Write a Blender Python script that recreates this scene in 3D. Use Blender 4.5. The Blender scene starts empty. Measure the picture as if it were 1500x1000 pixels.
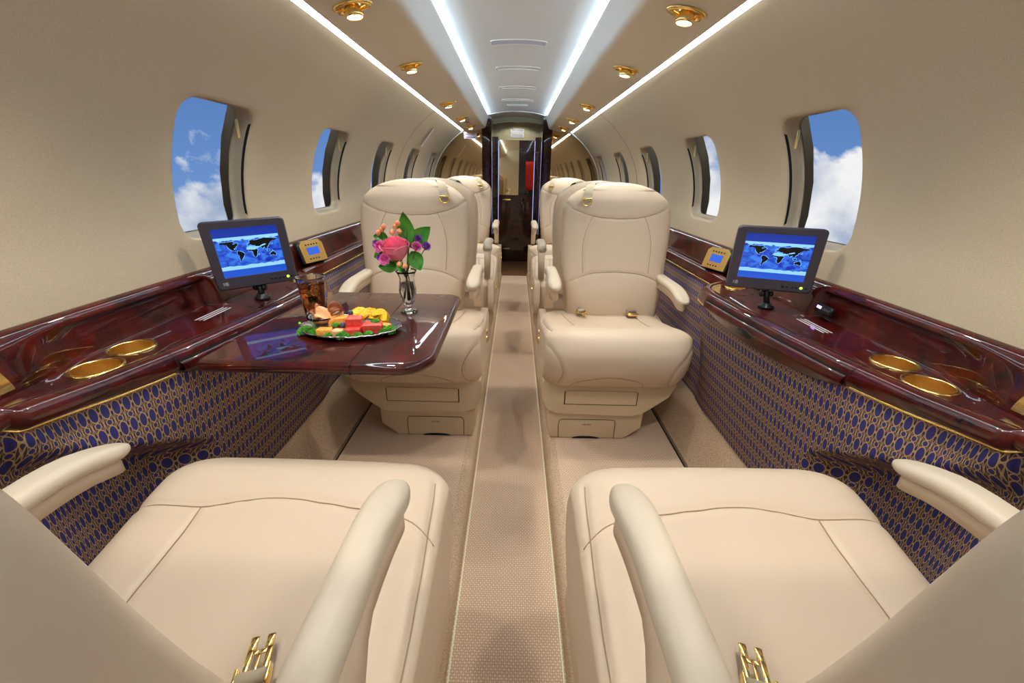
import bpy, bmesh, math, random
import numpy as np
from mathutils import Vector, Matrix
random.seed(7); np.random.seed(7)
S = bpy.context.scene
COL = S.collection
PI = math.pi

# ------------------------------------------------------------------ materials
def lin(c):
    c = [x/255.0 for x in c]
    return tuple((x/12.92 if x <= .04045 else ((x+.055)/1.055)**2.4) for x in c) + (1.0,)

class NT:
    def __init__(s, m):
        m.use_nodes = True
        s.t = m.node_tree; s.t.nodes.clear()
    def n(s, kind, **k):
        nd = s.t.nodes.new(kind)
        for a, b in k.items():
            if a.startswith('i_'):
                key = a[2:].replace('_', ' ')
                nd.inputs[int(key) if key.isdigit() else key].default_value = b
            else: setattr(nd, a, b)
        return nd
    def l(s, a, b): s.t.links.new(a, b)
    def math(s, op, a, b=None, c=None):
        nd = s.t.nodes.new('ShaderNodeMath'); nd.operation = op
        for i, v in enumerate((a, b, c)):
            if v is None: continue
            if isinstance(v, (int, float)): nd.inputs[i].default_value = v
            else: s.l(v, nd.inputs[i])
        return nd.outputs[0]

def mat(name, rgb, rough=.5, metal=0, coat=0, bump=None, mottle=None, trans=0, ior=1.45, emit=None, sheen=0, spec=.5, coat_rough=.03):
    m = bpy.data.materials.new(name); t = NT(m)
    o = t.n('ShaderNodeOutputMaterial'); p = t.n('ShaderNodeBsdfPrincipled')
    t.l(p.outputs[0], o.inputs[0])
    p.inputs['Base Color'].default_value = lin(rgb)
    p.inputs['Roughness'].default_value = rough; p.inputs['Metallic'].default_value = metal
    p.inputs['Coat Weight'].default_value = coat; p.inputs['Coat Roughness'].default_value = coat_rough
    p.inputs['Transmission Weight'].default_value = trans; p.inputs['IOR'].default_value = ior
    p.inputs['Sheen Weight'].default_value = sheen
    p.inputs['Specular IOR Level'].default_value = spec
    if emit:
        p.inputs['Emission Color'].default_value = lin(emit[0]); p.inputs['Emission Strength'].default_value = emit[1]
    tc = t.n('ShaderNodeTexCoord')
    if mottle:   # (rgb2, scale, detail, lo, hi)
        nz = t.n('ShaderNodeTexNoise', i_Scale=mottle[1], i_Detail=mottle[2], i_Roughness=.65)
        t.l(tc.outputs['Object'], nz.inputs['Vector'])
        r = t.n('ShaderNodeValToRGB'); r.color_ramp.elements[0].position = mottle[3]; r.color_ramp.elements[1].position = mottle[4]
        r.color_ramp.elements[0].color = lin(rgb); r.color_ramp.elements[1].color = lin(mottle[0])
        t.l(nz.outputs[0], r.inputs[0]); t.l(r.outputs[0], p.inputs['Base Color'])
    if bump:     # (scale, strength, distance)
        nz = t.n('ShaderNodeTexNoise', i_Scale=bump[0], i_Detail=4.0)
        t.l(tc.outputs['Object'], nz.inputs['Vector'])
        b = t.n('ShaderNodeBump', i_Strength=bump[1], i_Distance=bump[2])
        t.l(nz.outputs[0], b.inputs['Height']); t.l(b.outputs[0], p.inputs['Normal'])
    return m

def weave_mat(name, a, b, sx, sy, bumpd, rough=.9, axes=(0, 1), nz_amt=.35, strength=.8):
    """woven carpet: two sine ridges, object coordinates"""
    m = bpy.data.materials.new(name); t = NT(m)
    o = t.n('ShaderNodeOutputMaterial'); p = t.n('ShaderNodeBsdfPrincipled'); t.l(p.outputs[0], o.inputs[0])
    p.inputs['Roughness'].default_value = rough; p.inputs['Specular IOR Level'].default_value = .15
    tc = t.n('ShaderNodeTexCoord'); sp = t.n('ShaderNodeSeparateXYZ')
    nz = t.n('ShaderNodeTexNoise', i_Scale=60.0, i_Detail=3.0); t.l(tc.outputs['Object'], nz.inputs['Vector'])
    mx = t.n('ShaderNodeVectorMath', operation='MULTIPLY_ADD'); t.l(nz.outputs['Color'], mx.inputs[0])
    mx.inputs[1].default_value = (.004, .004, .004); t.l(tc.outputs['Object'], mx.inputs[2])
    t.l(mx.outputs[0], sp.inputs[0])
    u = t.math('SINE', t.math('MULTIPLY', sp.outputs[axes[0]], sx)); v = t.math('SINE', t.math('MULTIPLY', sp.outputs[axes[1]], sy))
    h = t.math('ADD', t.math('MULTIPLY', t.math('MULTIPLY', u, v), .25), t.math('MULTIPLY', t.math('ADD', t.math('ABSOLUTE', u), t.math('ABSOLUTE', v)), .35))
    nz2 = t.n('ShaderNodeTexNoise', i_Scale=900.0, i_Detail=2.0); t.l(tc.outputs['Object'], nz2.inputs['Vector'])
    h = t.math('ADD', h, t.math('MULTIPLY', nz2.outputs[0], nz_amt))
    r = t.n('ShaderNodeValToRGB'); r.color_ramp.elements[0].position = .1; r.color_ramp.elements[1].position = .85
    r.color_ramp.elements[0].color = lin(a); r.color_ramp.elements[1].color = lin(b)
    t.l(h, r.inputs[0]); t.l(r.outputs[0], p.inputs['Base Color'])
    bp = t.n('ShaderNodeBump', i_Strength=strength, i_Distance=bumpd); t.l(h, bp.inputs['Height']); t.l(bp.outputs[0], p.inputs['Normal'])
    return m

def oval_mat():
    """navy cloth woven with chains of gold ringed ovals; UV in metres"""
    m = bpy.data.materials.new('oval_fabric'); t = NT(m)
    o = t.n('ShaderNodeOutputMaterial'); p = t.n('ShaderNodeBsdfPrincipled'); t.l(p.outputs[0], o.inputs[0])
    p.inputs['Roughness'].default_value = .75; p.inputs['Specular IOR Level'].default_value = .25
    uv = t.n('ShaderNodeUVMap'); sp = t.n('ShaderNodeSeparateXYZ'); t.l(uv.outputs[0], sp.inputs[0])
    PX, PY = .0152, .0450
    def cell(v, P, off=0.0):   # centred coordinate in metres
        a = t.math('ADD', t.math('DIVIDE', v, P), off)
        f = t.math('SUBTRACT', a, t.math('FLOOR', a))
        return t.math('MULTIPLY', t.math('SUBTRACT', f, .5), P)
    def ell(x, y, a, b):
        return t.math('SQRT', t.math('ADD', t.math('POWER', t.math('ABSOLUTE', t.math('DIVIDE', x, a)), 2.0), t.math('POWER', t.math('ABSOLUTE', t.math('DIVIDE', y, b)), 2.0)))
    X, Y = sp.outputs[0], sp.outputs[1]
    x0, y0 = cell(X, PX), cell(Y, PY); y1 = cell(Y, PY, .5); x1 = cell(X, PX, .5)
    big = ell(x0, y0, .0056, .0152); sml = ell(x0, y1, .0036, .0060)
    wrap = ell(x0, y1, .0075, .0220); side = ell(x1, y0, .0019, .022); side2 = ell(x1, y1, .0034, .022)
    def ring(e, c, w): return t.math('LESS_THAN', t.math('ABSOLUTE', t.math('SUBTRACT', e, c)), w)
    g = ring(big, 1.0, .09)
    inside = t.math('LESS_THAN', big, .91)
    for e, w in ((sml, .16), ): g = t.math('MAXIMUM', g, ring(e, 1.0, w))
    ins2 = t.math('LESS_THAN', sml, .84)
    th = t.math('MAXIMUM', t.math('MAXIMUM', ring(wrap, 1.0, .030), ring(side, 1.0, .11)), ring(side2, 1.0, .07))
    out = t.math('SUBTRACT', 1.0, t.math('MAXIMUM', inside, ins2))
    th = t.math('MULTIPLY', th, out)
    g = t.math('MAXIMUM', g, th)
    base = t.n('ShaderNodeMixRGB'); base.inputs[1].default_value = lin((66, 54, 72)); base.inputs[2].default_value = lin((58, 58, 118))
    t.l(t.math('MAXIMUM', inside, ins2), base.inputs[0])
    c = t.n('ShaderNodeMixRGB'); t.l(g, c.inputs[0]); t.l(base.outputs[0], c.inputs[1]); c.inputs[2].default_value = lin((186, 154, 110))
    t.l(c.outputs[0], p.inputs['Base Color'])
    return m

def wood_mat(name='burl_wood', dark=(30, 5, 4), light=(92, 20, 12)):
    m = bpy.data.materials.new(name); t = NT(m)
    o = t.n('ShaderNodeOutputMaterial'); p = t.n('ShaderNodeBsdfPrincipled'); t.l(p.outputs[0], o.inputs[0])
    p.inputs['Roughness'].default_value = .35; p.inputs['Specular IOR Level'].default_value = .1; p.inputs['Coat Weight'].default_value = 1.0; p.inputs['Coat Roughness'].default_value = .015
    p.inputs['Coat IOR'].default_value = 1.5
    tc = t.n('ShaderNodeTexCoord')
    n1 = t.n('ShaderNodeTexNoise', i_Scale=9.0, i_Detail=7.0, i_Roughness=.62, i_Distortion=1.3)
    n2 = t.n('ShaderNodeTexNoise', i_Scale=60.0, i_Detail=5.0, i_Roughness=.7, i_Distortion=.8)
    for n in (n1, n2): t.l(tc.outputs['Object'], n.inputs['Vector'])
    h = t.math('ADD', t.math('MULTIPLY', n1.outputs[0], .72), t.math('MULTIPLY', n2.outputs[0], .28))
    r = t.n('ShaderNodeValToRGB'); e = r.color_ramp.elements; e[0].position = .38; e[1].position = .66
    e[0].color = lin(dark); e[1].color = lin(light)
    t.l(h, r.inputs[0]); t.l(r.outputs[0], p.inputs['Base Color'])
    return m

M = {}
M['leather'] = mat('cream_leather', (206, 186, 162), .42, bump=(260, .12, .0015), spec=.4)
M['leather_grey'] = mat('cream_leather_arm', (202, 188, 166), .45, bump=(260, .12, .0015), spec=.4)
M['seam'] = mat('seam_groove_shade', (158, 134, 106), .7)  # darker tan paints in the shade down in the leather grooves
M['shell'] = mat('cream_shell', (200, 180, 150), .4, spec=.4)
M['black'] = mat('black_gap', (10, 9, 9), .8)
M['gap'] = mat('brown_gap', (60, 46, 34), .8)
M['blackplastic'] = mat('black_plastic', (22, 20, 24), .35)
M['gold'] = mat('polished_gold', (250, 214, 132), .16, 1.0)
M['gold_satin'] = mat('satin_gold', (232, 196, 120), .33, 1.0)
M['strap'] = mat('beige_strap', (176, 166, 142), .8)
M['wood'] = wood_mat()
M['darkwood'] = wood_mat('dark_gloss_wood', (22, 5, 5), (52, 14, 10))
M['oval'] = oval_mat()
M['wallcloth'] = mat('linen_wall', (176, 159, 134), .85, mottle=((194, 177, 150), 700, 3, .35, .65), bump=(900, .25, .001), spec=.2)
M['soffit'] = mat('cream_soffit', (226, 220, 208), .42, spec=.4)
M['ceil'] = mat('white_ceiling', (232, 232, 226), .5, bump=(300, .1, .001))
M['reveal'] = mat('window_reveal', (182, 168, 146), .35)
M['carpet'] = weave_mat('woven_carpet', (150, 122, 100), (236, 210, 184), 2*PI/.0104, 2*PI/.0124, .002)
M['pile'] = mat('pile_carpet', (172, 146, 120), .95, mottle=((226, 202, 174), 260, 3, .3, .7), bump=(320, .9, .004), spec=.1)
M['mirror'] = mat('bronze_mirror', (198, 176, 140), .04, 1.0)
M['glass'] = mat('clear_glass', (250, 252, 252), .02, trans=1.0, ior=1.45)
M['pane'] = mat('window_pane', (250, 252, 255), .0, trans=1.0, ior=1.0)
M['white'] = mat('white_placard', (206, 208, 222), .5)
M['red_print'] = mat('red_print', (190, 40, 40), .6)
M['grey_print'] = mat('grey_print', (90, 90, 110), .6)
M['silver'] = mat('silver_plate', (205, 205, 205), .22, 1.0)
M['bezel'] = mat('monitor_bezel', (66, 60, 70), .38)
M['logo'] = mat('pale_logo', (205, 200, 205), .5)
M['led'] = mat('green_led', (150, 255, 60), .5, emit=((150, 255, 60), 3.0))
M['redcloth'] = mat('red_cloth', (235, 45, 20), .7, emit=None)
M['stripcool'] = mat('cool_light_strip', (255, 255, 255), .5, emit=((214, 236, 255), 14.0))
M['stripceil'] = mat('ceiling_cove_light', (255, 255, 255), .5, emit=((190, 222, 255), 22.0))
M['stripfloor'] = mat('aisle_light_strip', (214, 218, 190), .5, emit=((222, 236, 200), .16))
M['lamp'] = mat('lamp_face', (255, 240, 210), .5, emit=((255, 226, 178), 30.0))
M['lcd'] = mat('small_lcd', (30, 60, 130), .3, emit=((40, 90, 210), .6))

# ------------------------------------------------------------------ object helpers
def link(name, me, m=None, parent=None, loc=None):
    o = bpy.data.objects.new(name, me); COL.objects.link(o)
    if m is not None and hasattr(me, 'materials') and len(me.materials) == 0: me.materials.append(m)
    if parent is not None: o.parent = parent
    if loc is not None: o.location = loc
    return o
def tag(o, label=None, cat=None, group=None, kind=None):
    for k, v in (('label', label), ('category', cat), ('group', group), ('kind', kind)):
        if v: o[k] = v
    return o
def thing(name, label, cat, loc=(0, 0, 0), rz=0, group=None):
    o = bpy.data.objects.new(name, None); COL.objects.link(o); o.location = loc; o.rotation_euler = (0, 0, rz)
    o.empty_display_size = .05
    return tag(o, label, cat, group)
def bm_obj(name, bm, m, parent=None, smooth=True, loc=None, angle=None):
    me = bpy.data.meshes.new(name); bmesh.ops.recalc_face_normals(bm, faces=bm.faces[:]); bm.to_mesh(me); bm.free()
    if smooth: me.polygons.foreach_set('use_smooth', [True]*len(me.polygons))
    o = link(name, me, m, parent, loc)
    if angle: me.set_sharp_from_angle(angle=math.radians(angle))
    return o
def grid_bm(P, cu=False, cv=False, cap=False, uv=None, bm=None):
    """P: [nu, nv, 3] array -> quads"""
    bm = bm or bmesh.new(); P = np.asarray(P, float); nu, nv = P.shape[:2]
    V = [[bm.verts.new(P[i, j]) for j in range(nv)] for i in range(nu)]
    lay = bm.loops.layers.uv.verify() if uv is not None else None
    for i in range(nu if cu else nu-1):
        for j in range(nv if cv else nv-1):
            a, b = (i+1) % nu, (j+1) % nv
            try: f = bm.faces.new((V[i][j], V[a][j], V[a][b], V[i][b]))
            except ValueError: continue
            if lay:
                for lp, (p, q) in zip(f.loops, ((i, j), (i+1 if not cu else a, j), (i+1 if not cu else a, j+1 if not cv else b), (i, j+1 if not cv else b))):
                    lp[lay].uv = uv[min(p, nu-1)][min(q, nv-1)]
    if cap:
        if cv:
            bm.faces.new([V[0][j] for j in range(nv)]); bm.faces.new([V[-1][j] for j in reversed(range(nv))])
        elif cu:
            bm.faces.new([V[i][0] for i in range(nu)]); bm.faces.new([V[i][-1] for i in reversed(range(nu))])
    return bm
def box(bm, lo, hi, bev=0, seg=2, mtx=None):
    r = bmesh.ops.create_cube(bm, size=1.0)
    vs = r['verts']
    for v in vs:
        v.co = Vector([lo[k] + (v.co[k]+.5)*(hi[k]-lo[k]) for k in range(3)])
    if bev:
        es = {e for v in vs for e in v.link_edges}
        rr = bmesh.ops.bevel(bm, geom=list(es), offset=bev, segments=seg, profile=.5, affect='EDGES')
        vs = list({v for f in rr['faces'] for v in f.verts} | {v for v in vs if v.is_valid})
    if mtx is not None:
        for v in vs: v.co = mtx @ v.co
    return bm
def catmull(pts, n, closed=False):
    pts = np.asarray(pts, float); N = len(pts); out = []
    segs = N if closed else N-1
    for i in range(segs):
        if closed: p0, p1, p2, p3 = (pts[(i+k-1) % N] for k in range(4))
        else: p0, p1, p2, p3 = pts[max(i-1, 0)], pts[i], pts[i+1], pts[min(i+2, N-1)]
        for k in range(n):
            t = k/n
            out.append(.5*((2*p1)+(-p0+p2)*t+(2*p0-5*p1+4*p2-p3)*t*t+(-p0+3*p1-3*p2+p3)*t**3))
    if not closed: out.append(pts[-1])
    return np.array(out)
def resample(pts, n, closed=False):
    pts = np.asarray(pts, float)
    if closed: pts = np.vstack([pts, pts[:1]])
    d = np.r_[0, np.cumsum(np.linalg.norm(np.diff(pts, axis=0), axis=1))]
    s = np.linspace(0, d[-1], n+1 if closed else n)
    if closed: s = s[:-1]
    return np.stack([np.interp(s, d, pts[:, k]) for k in range(pts.shape[1])], 1)
def tube(bm, path, r, seg=8, closed=False, caps=True, up=(0, 0, 1)):
    path = [Vector(p) for p in path]; n = len(path)
    rad = r if hasattr(r, '__len__') else [r]*n
    P = []
    prev = None
    for i, p in enumerate(path):
        a = path[(i-1) % n] if (closed or i > 0) else p; b = path[(i+1) % n] if (closed or i < n-1) else p
        t = (b-a); t = t.normalized() if t.length > 1e-9 else Vector((0, 0, 1))
        if prev is None:
            u = Vector(up); u = u - t*u.dot(t)
            if u.length < 1e-3: u = Vector((1, 0, 0)); u = u - t*u.dot(t)
        else:
            u = prev - t*prev.dot(t)
        u.normalize(); prev = u; w = t.cross(u)
        P.append([p + (u*math.cos(2*PI*k/seg) + w*math.sin(2*PI*k/seg))*rad[i] for k in range(seg)])
    return grid_bm(P, cu=closed, cv=True, cap=(caps and not closed), bm=bm)
def lathe(bm, prof, seg=32, loc=(0, 0, 0), sx=1, sy=1, ripple=None, cap=False):
    P = []
    for (r, z) in prof:
        row = []
        for k in range(seg):
            a = 2*PI*k/seg; rr = r*(1+(ripple(a, z) if ripple else 0))
            row.append((loc[0]+rr*math.cos(a)*sx, loc[1]+rr*math.sin(a)*sy, loc[2]+z))
        P.append(row)
    return grid_bm(P, cv=True, cap=cap, bm=bm)
def prism(bm, poly, axis, a, b, bev=0, seg=3):
    """poly of 2-D points extruded along axis from a to b"""
    def mk(p, w):
        if axis == 'y': return (p[0], w, p[1])
        if axis == 'x': return (w, p[0], p[1])
        return (p[0], p[1], w)
    A = [bm.verts.new(mk(p, a)) for p in poly]; B = [bm.verts.new(mk(p, b)) for p in poly]
    n = len(poly); fs = [bm.faces.new(A), bm.faces.new(B[::-1])]
    for i in range(n): fs.append(bm.faces.new((A[i], B[i], B[(i+1) % n], A[(i+1) % n])))
    if bev:
        es = list(fs[0].edges)+list(fs[1].edges)
        bmesh.ops.bevel(bm, geom=es, offset=bev, segments=seg, profile=.5, affect='EDGES')
    return bm
def rrect(w, h, r, n=6, cx=0, cy=0):
    out = []
    for (sx, sy, a0) in ((1, 1, 0), (-1, 1, 90), (-1, -1, 180), (1, -1, 270)):
        for k in range(n+1):
            a = math.radians(a0+90*k/n)
            out.append((cx+sx*(w/2-r)+r*math.cos(a), cy+sy*(h/2-r)+r*math.sin(a)))
    return out
def text(name, body, size, m, parent, mtx, align='CENTER', extrude=.0003):
    c = bpy.data.curves.new(name, 'FONT'); c.body = body; c.size = size; c.align_x = align; c.align_y = 'CENTER'; c.extrude = extrude
    c.materials.append(m)
    dg = bpy.context.evaluated_depsgraph_get()
    o = bpy.data.objects.new(name, c); COL.objects.link(o)
    dg.update(); me = bpy.data.meshes.new_from_object(o.evaluated_get(bpy.context.evaluated_depsgraph_get()))
    bpy.data.objects.remove(o); bpy.data.curves.remove(c)
    ob = link(name, me, m, parent); ob.matrix_local = mtx
    return ob
def frame(origin, right, up):
    """matrix with local x = right, y = up, z = facing the viewer"""
    r = Vector(right).normalized(); u = Vector(up); u = (u-r*u.dot(r)).normalized(); n = r.cross(u)
    m = Matrix((r, u, n)).transposed().to_4x4(); m.translation = Vector(origin); return m
def copy_tree(o, parent=None):
    c = o.copy(); COL.objects.link(c)
    if parent is not None: c.parent = parent
    for ch in list(o.children): copy_tree(ch, c)
    return c

# ------------------------------------------------------------------ camera
f_px = 583.0; th = math.atan(247/583.0); rho = math.radians(1.1); psi = math.radians(.13)
c, s_ = math.cos(th), math.sin(th)
F = Vector((0, c, -s_)); U = Vector((0, s_, c)); R = Vector((1, 0, 0))
Rz = Matrix.Rotation(psi, 3, 'Z'); F, U, R = Rz@F, Rz@U, Rz@R
R2 = R*math.cos(rho)+U*math.sin(rho); U2 = -R*math.sin(rho)+U*math.cos(rho)
cam = bpy.data.cameras.new('camera'); co = bpy.data.objects.new('camera', cam); COL.objects.link(co)
cam.sensor_width = 36; cam.lens = f_px*36/1500; cam.clip_start = .01; cam.clip_end = 200
mw = Matrix((R2, U2, -F)).transposed().to_4x4(); mw.translation = Vector((0, 0, 1.06)); co.matrix_world = mw
S.camera = co

# ------------------------------------------------------------------ cabin shell
Y0, YB = -1.35, 4.37          # rear end of what is built / bulkhead
ZC, EA, EB = .91, .85, .665
WIN = [1.18+.72*k for k in range(-3, 5)]
def wall_pt(s, off=0.0):
    """s = arc length above the ledge (z=.806). returns |X|, Z pushed outward by off"""
    if s < .104:
        x, z, nx, nz = .842+.008*s/.104, .806+s, 1.0, 0.0
    else:
        x, z, nx, nz = wall_tab(s)
    return x+nx*off, z+nz*off
_a = np.linspace(0, math.radians(75), 400)
_x = EA*np.cos(_a); _z = ZC+EB*np.sin(_a)
_s = .104+np.r_[0, np.cumsum(np.hypot(np.diff(_x), np.diff(_z)))]
_nx = np.cos(_a)/EA; _nz = np.sin(_a)/EB; _l = np.hypot(_nx, _nz); _nx /= _l; _nz /= _l
def wall_tab(s):
    return tuple(float(np.interp(s, _s, q)) for q in (_x, _z, _nx, _nz))
S_TOP = float(np.interp(.552, _x[::-1], _s[::-1]))+.03
WS0, WS1, WHW = .070, .428, .145     # window bottom, top, half width
def win_loop(K, grow=0.0):
    """K points per side, corners on the diagonals; returns (dy, s) list"""
    hw, h0, h1, r = WHW+grow, WS0-grow, WS1+grow, .055+grow
    cy, hs = (h0+h1)/2, (h1-h0)/2; pts = []
    def q(dx, dz):     # superellipse-ish rounded rect by ray from the centre
        t = max(abs(dx)/hw, abs(dz)/hs); x, z = dx/t, dz/t
        ax, az = abs(x)-(hw-r), abs(z)-(hs-r)
        if ax > 0 and az > 0:
            lo, hi = 0.0, 1.0
            for _ in range(30):
                m_ = (lo+hi)/2
                if math.hypot(max(abs(x)*m_-(hw-r), 0), max(abs(z)*m_-(hs-r), 0)) > r: hi = m_
                else: lo = m_
            x *= lo; z *= lo
        return x, cy+z
    C = [(-1, -1), (1, -1), (1, 1), (-1, 1)]
    for i in range(4):
        a, b = C[i], C[(i+1) % 4]
        for k in range(K):
            u = k/K
            pts.append(q((a[0]+(b[0]-a[0])*u)*hw, (a[1]+(b[1]-a[1])*u)*hs))
    return pts
def make_wall(sg, name):
    bm = bmesh.new(); K = 16; half = .36; sA, sB = .03, .50
    def P(y, s, off=0): x, z = wall_pt(s, off); return (sg*x, y, z)
    for wy in WIN:
        ylo, yhi = wy-half, min(wy+half, YB+.02) if wy == WIN[-1] else wy+half
        per = []
        C = [(ylo, sA), (yhi, sA), (yhi, sB), (ylo, sB)]
        for i in range(4):
            a, b = C[i], C[(i+1) % 4]
            for k in range(K): per.append((a[0]+(b[0]-a[0])*k/K, a[1]+(b[1]-a[1])*k/K))
        hole = [(wy+d, s) for d, s in win_loop(K)]
        rings = []
        for t in (0, .3, .6, .85, 1):
            rings.append([P(p[0]+(h[0]-p[0])*t, p[1]+(h[1]-p[1])*t) for p, h in zip(per, hole)])
        # rolled lip
        h2 = [(wy+d, s) for d, s in win_loop(K, -.004)]
        rings.append([P(y, s, .002) for y, s in h2]); 
        h3 = [(wy+d, s) for d, s in win_loop(K, -.007)]
        rings.append([P(y, s, .008) for y, s in h3])
        grid_bm(rings, cv=True, bm=bm)
        ys = np.linspace(ylo, yhi, K+1)
        grid_bm([[P(y, s) for y in ys] for s in (0, sA)], bm=bm)
        grid_bm([[P(y, s) for y in ys] for s in np.linspace(sB, S_TOP, 14)], bm=bm)
    bmesh.ops.remove_doubles(bm, verts=bm.verts[:], dist=.0004)
    bm_obj(name, bm, M['wallcloth']); o = bpy.data.objects[name]; o['kind'] = 'structure'
    return o
make_wall(-1, 'wall_left'); make_wall(1, 'wall_right')
wn = 0
for sg in (-1, 1):
    for i, wy in enumerate(WIN):
        wn += 1
        if wy < 0: 
            pass
        K = 16
        def P(y, s, off): x, z = wall_pt(s, off); return (sg*x, y, z)
        rings = []
        for g, off in ((-.007, .008), (-.009, .014), (-.011, .024), (-.014, .034), (-.019, .038), (-.022, .042)):
            rings.append([P(wy+d, s, off) for d, s in win_loop(K, g)])
        fr = bm_obj('window_%d' % wn, grid_bm(rings, cv=True), M['reveal']); fr['kind'] = 'structure'
        bm = bmesh.new(); lp = win_loop(K, -.021)
        for off in (.0385, .0412):
            # fan of quads: rings towards the centre so that the pane follows the wall's curve
            cs = (WS0+WS1)/2
            rr = [[P(wy+d*t, cs+(s-cs)*t, off) for d, s in lp] for t in (1, .66, .33, .02)]
            grid_bm(rr, cv=True, cap=True, bm=bm) if False else grid_bm(rr, cv=True, bm=bm)
        bm_obj('pane', bm, M['pane'], fr)
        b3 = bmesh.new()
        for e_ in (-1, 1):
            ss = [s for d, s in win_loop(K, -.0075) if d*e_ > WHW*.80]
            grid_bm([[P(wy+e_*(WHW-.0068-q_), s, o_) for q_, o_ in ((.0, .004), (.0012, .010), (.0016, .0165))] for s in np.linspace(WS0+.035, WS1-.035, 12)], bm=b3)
        bm_obj('edge_strip', b3, M['black'], fr)  # thin black strip along both upright edges of the opening
        # pull-down shade tucked in the far upper corner of the reveal
        if wy > 0:
            b2 = bmesh.new(); pth = []
            box(b2, (-.004, -.002, 0), (.004, .002, .05), .0015)
            x, z = wall_pt(.36, .028)
            sh = bm_obj('shade_pull', b2, M['gold_satin'], fr, loc=(sg*x, wy+WHW-.022, z-.03))

# dark outer skin so that no sky leaks in around the panels
bm = bmesh.new(); pr = []
for a in np.linspace(-.75*PI/2, PI+.75*PI/2, 60):
    pr.append((1.02*math.cos(a)*1.0, .80+.93*math.sin(a)))
def skin_ok(x, z): return True
# outer skin as an open-ended tube with window holes omitted: strips above and below the window band
for sg in (-1, 1):
    rows = []
    for s in np.linspace(.47, S_TOP+.02, 8):
        x, z = wall_pt(min(s, S_TOP+.02), .10); rows.append((sg*x, z))
    rows += [(sg*.40, 1.78), (0, 1.80)]
    grid_bm([[(x, y, z) for y in np.linspace(Y0-.2, 5.6, 9)] for x, z in rows], bm=bm)
    rows = [(sg*.95, .93), (sg*.95, .2), (sg*.8, -.1), (0, -.12)]
    x, z = wall_pt(.06, .10); rows[0] = (sg*x, z)
    grid_bm([[(x, y, z) for y in np.linspace(Y0-.2, 5.6, 9)] for x, z in rows], bm=bm)
    prevy = Y0-.2
    edges = []
    for wy in WIN: edges += [wy-WHW-.03, wy+WHW+.03]
    edges = [Y0-.2]+edges+[5.6]
    for k in range(0, len(edges), 2):
        rows = [wall_pt(s, .10) for s in np.linspace(.05, .48, 6)]
        grid_bm([[(sg*x, y, z) for y in (edges[k], edges[k+1])] for x, z in rows], bm=bm)
bmesh.ops.remove_doubles(bm, verts=bm.verts[:], dist=.0002)
o = bm_obj('trim_outer_skin', bm, M['reveal']); o['kind'] = 'structure'

# rear end wall behind the camera
bm = bmesh.new(); box(bm, (-1.0, Y0-.05, -.1), (1.0, Y0, 1.8))
o = bm_obj('wall_rear', bm, M['soffit'], smooth=False); o['kind'] = 'structure'

# panel joint near the third window
for sg, n in ((-1, 'trim_1'), (1, 'trim_2')):
    bm = bmesh.new()
    for yj in (2.97,):
        rows = [wall_pt(s, -.0015) for s in np.linspace(0, S_TOP, 40)]
        grid_bm([[(sg*x, y, z) for y in (yj, yj+.006)] for x, z in rows], bm=bm)
    o = bm_obj(n, bm, M['gap']); o['kind'] = 'structure'

# floor
ys = np.linspace(Y0, YB+.05, 2)
def strip_obj(name, prof, m, y0=Y0, y1=YB, kind='structure', parent=None, thick=0, ny=2, smooth=False, bm=None):
    b = bm or bmesh.new()
    grid_bm([[(x, y, z) for y in np.linspace(y0, y1, ny)] for x, z in prof], bm=b)
    if bm: return b
    o = bm_obj(name, b, m, parent, smooth=smooth)
    if kind: o['kind'] = kind
    return o
b = bmesh.new(); box(b, (-.16, Y0, -.05), (.16, YB+.02, 0.0))
o = bm_obj('floor_aisle', b, M['carpet'], smooth=False); o['kind'] = 'structure'
for sg, n in ((-1, 'left'), (1, 'right')):
    b = bmesh.new()
    prof = [(.136, -.01), (.137, .012), (.141, .034), (.150, .052), (.165, .060), (.18, .0605)]
    strip_obj('trim_aisle_edge_'+n, [(sg*x, z) for x, z in prof], M['pile'], smooth=True)
    b = bmesh.new(); box(b, (min(sg*.18, sg*.648), Y0, .01), (max(sg*.18, sg*.648), YB+.02, .0605))
    o = bm_obj('floor_'+n, b, M['carpet'], smooth=False); o['kind'] = 'structure'
    b = bmesh.new(); box(b, (min(sg*.648, sg*.664), Y0, .0), (max(sg*.648, sg*.664), YB+.02, .045))
    o = bm_obj('trim_floor_channel_'+n, b, M['black'], smooth=False); o['kind'] = 'structure'
    prof = [(.664, .02), (.664, .064), (.669, .072), (.73, .25), (.75, .25), (.75, .02)]
    b = bmesh.new(); prism(b, [(sg*x, z) for x, z in prof], 'y', Y0, YB+.02)
    o = bm_obj('baseboard_'+n, b, M['pile'], smooth=False); o['kind'] = 'structure'
    b = bmesh.new(); box(b, (min(sg*.1305, sg*.133), Y0, -.002), (max(sg*.1305, sg*.133), YB, .0025), .0008)
    tag(bm_obj('aisle_light_strip', b, M['stripfloor']), 'thin glowing light strip along the %s edge of the aisle carpet' % n, 'light strip', 'light strips at the aisle edges')

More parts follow.
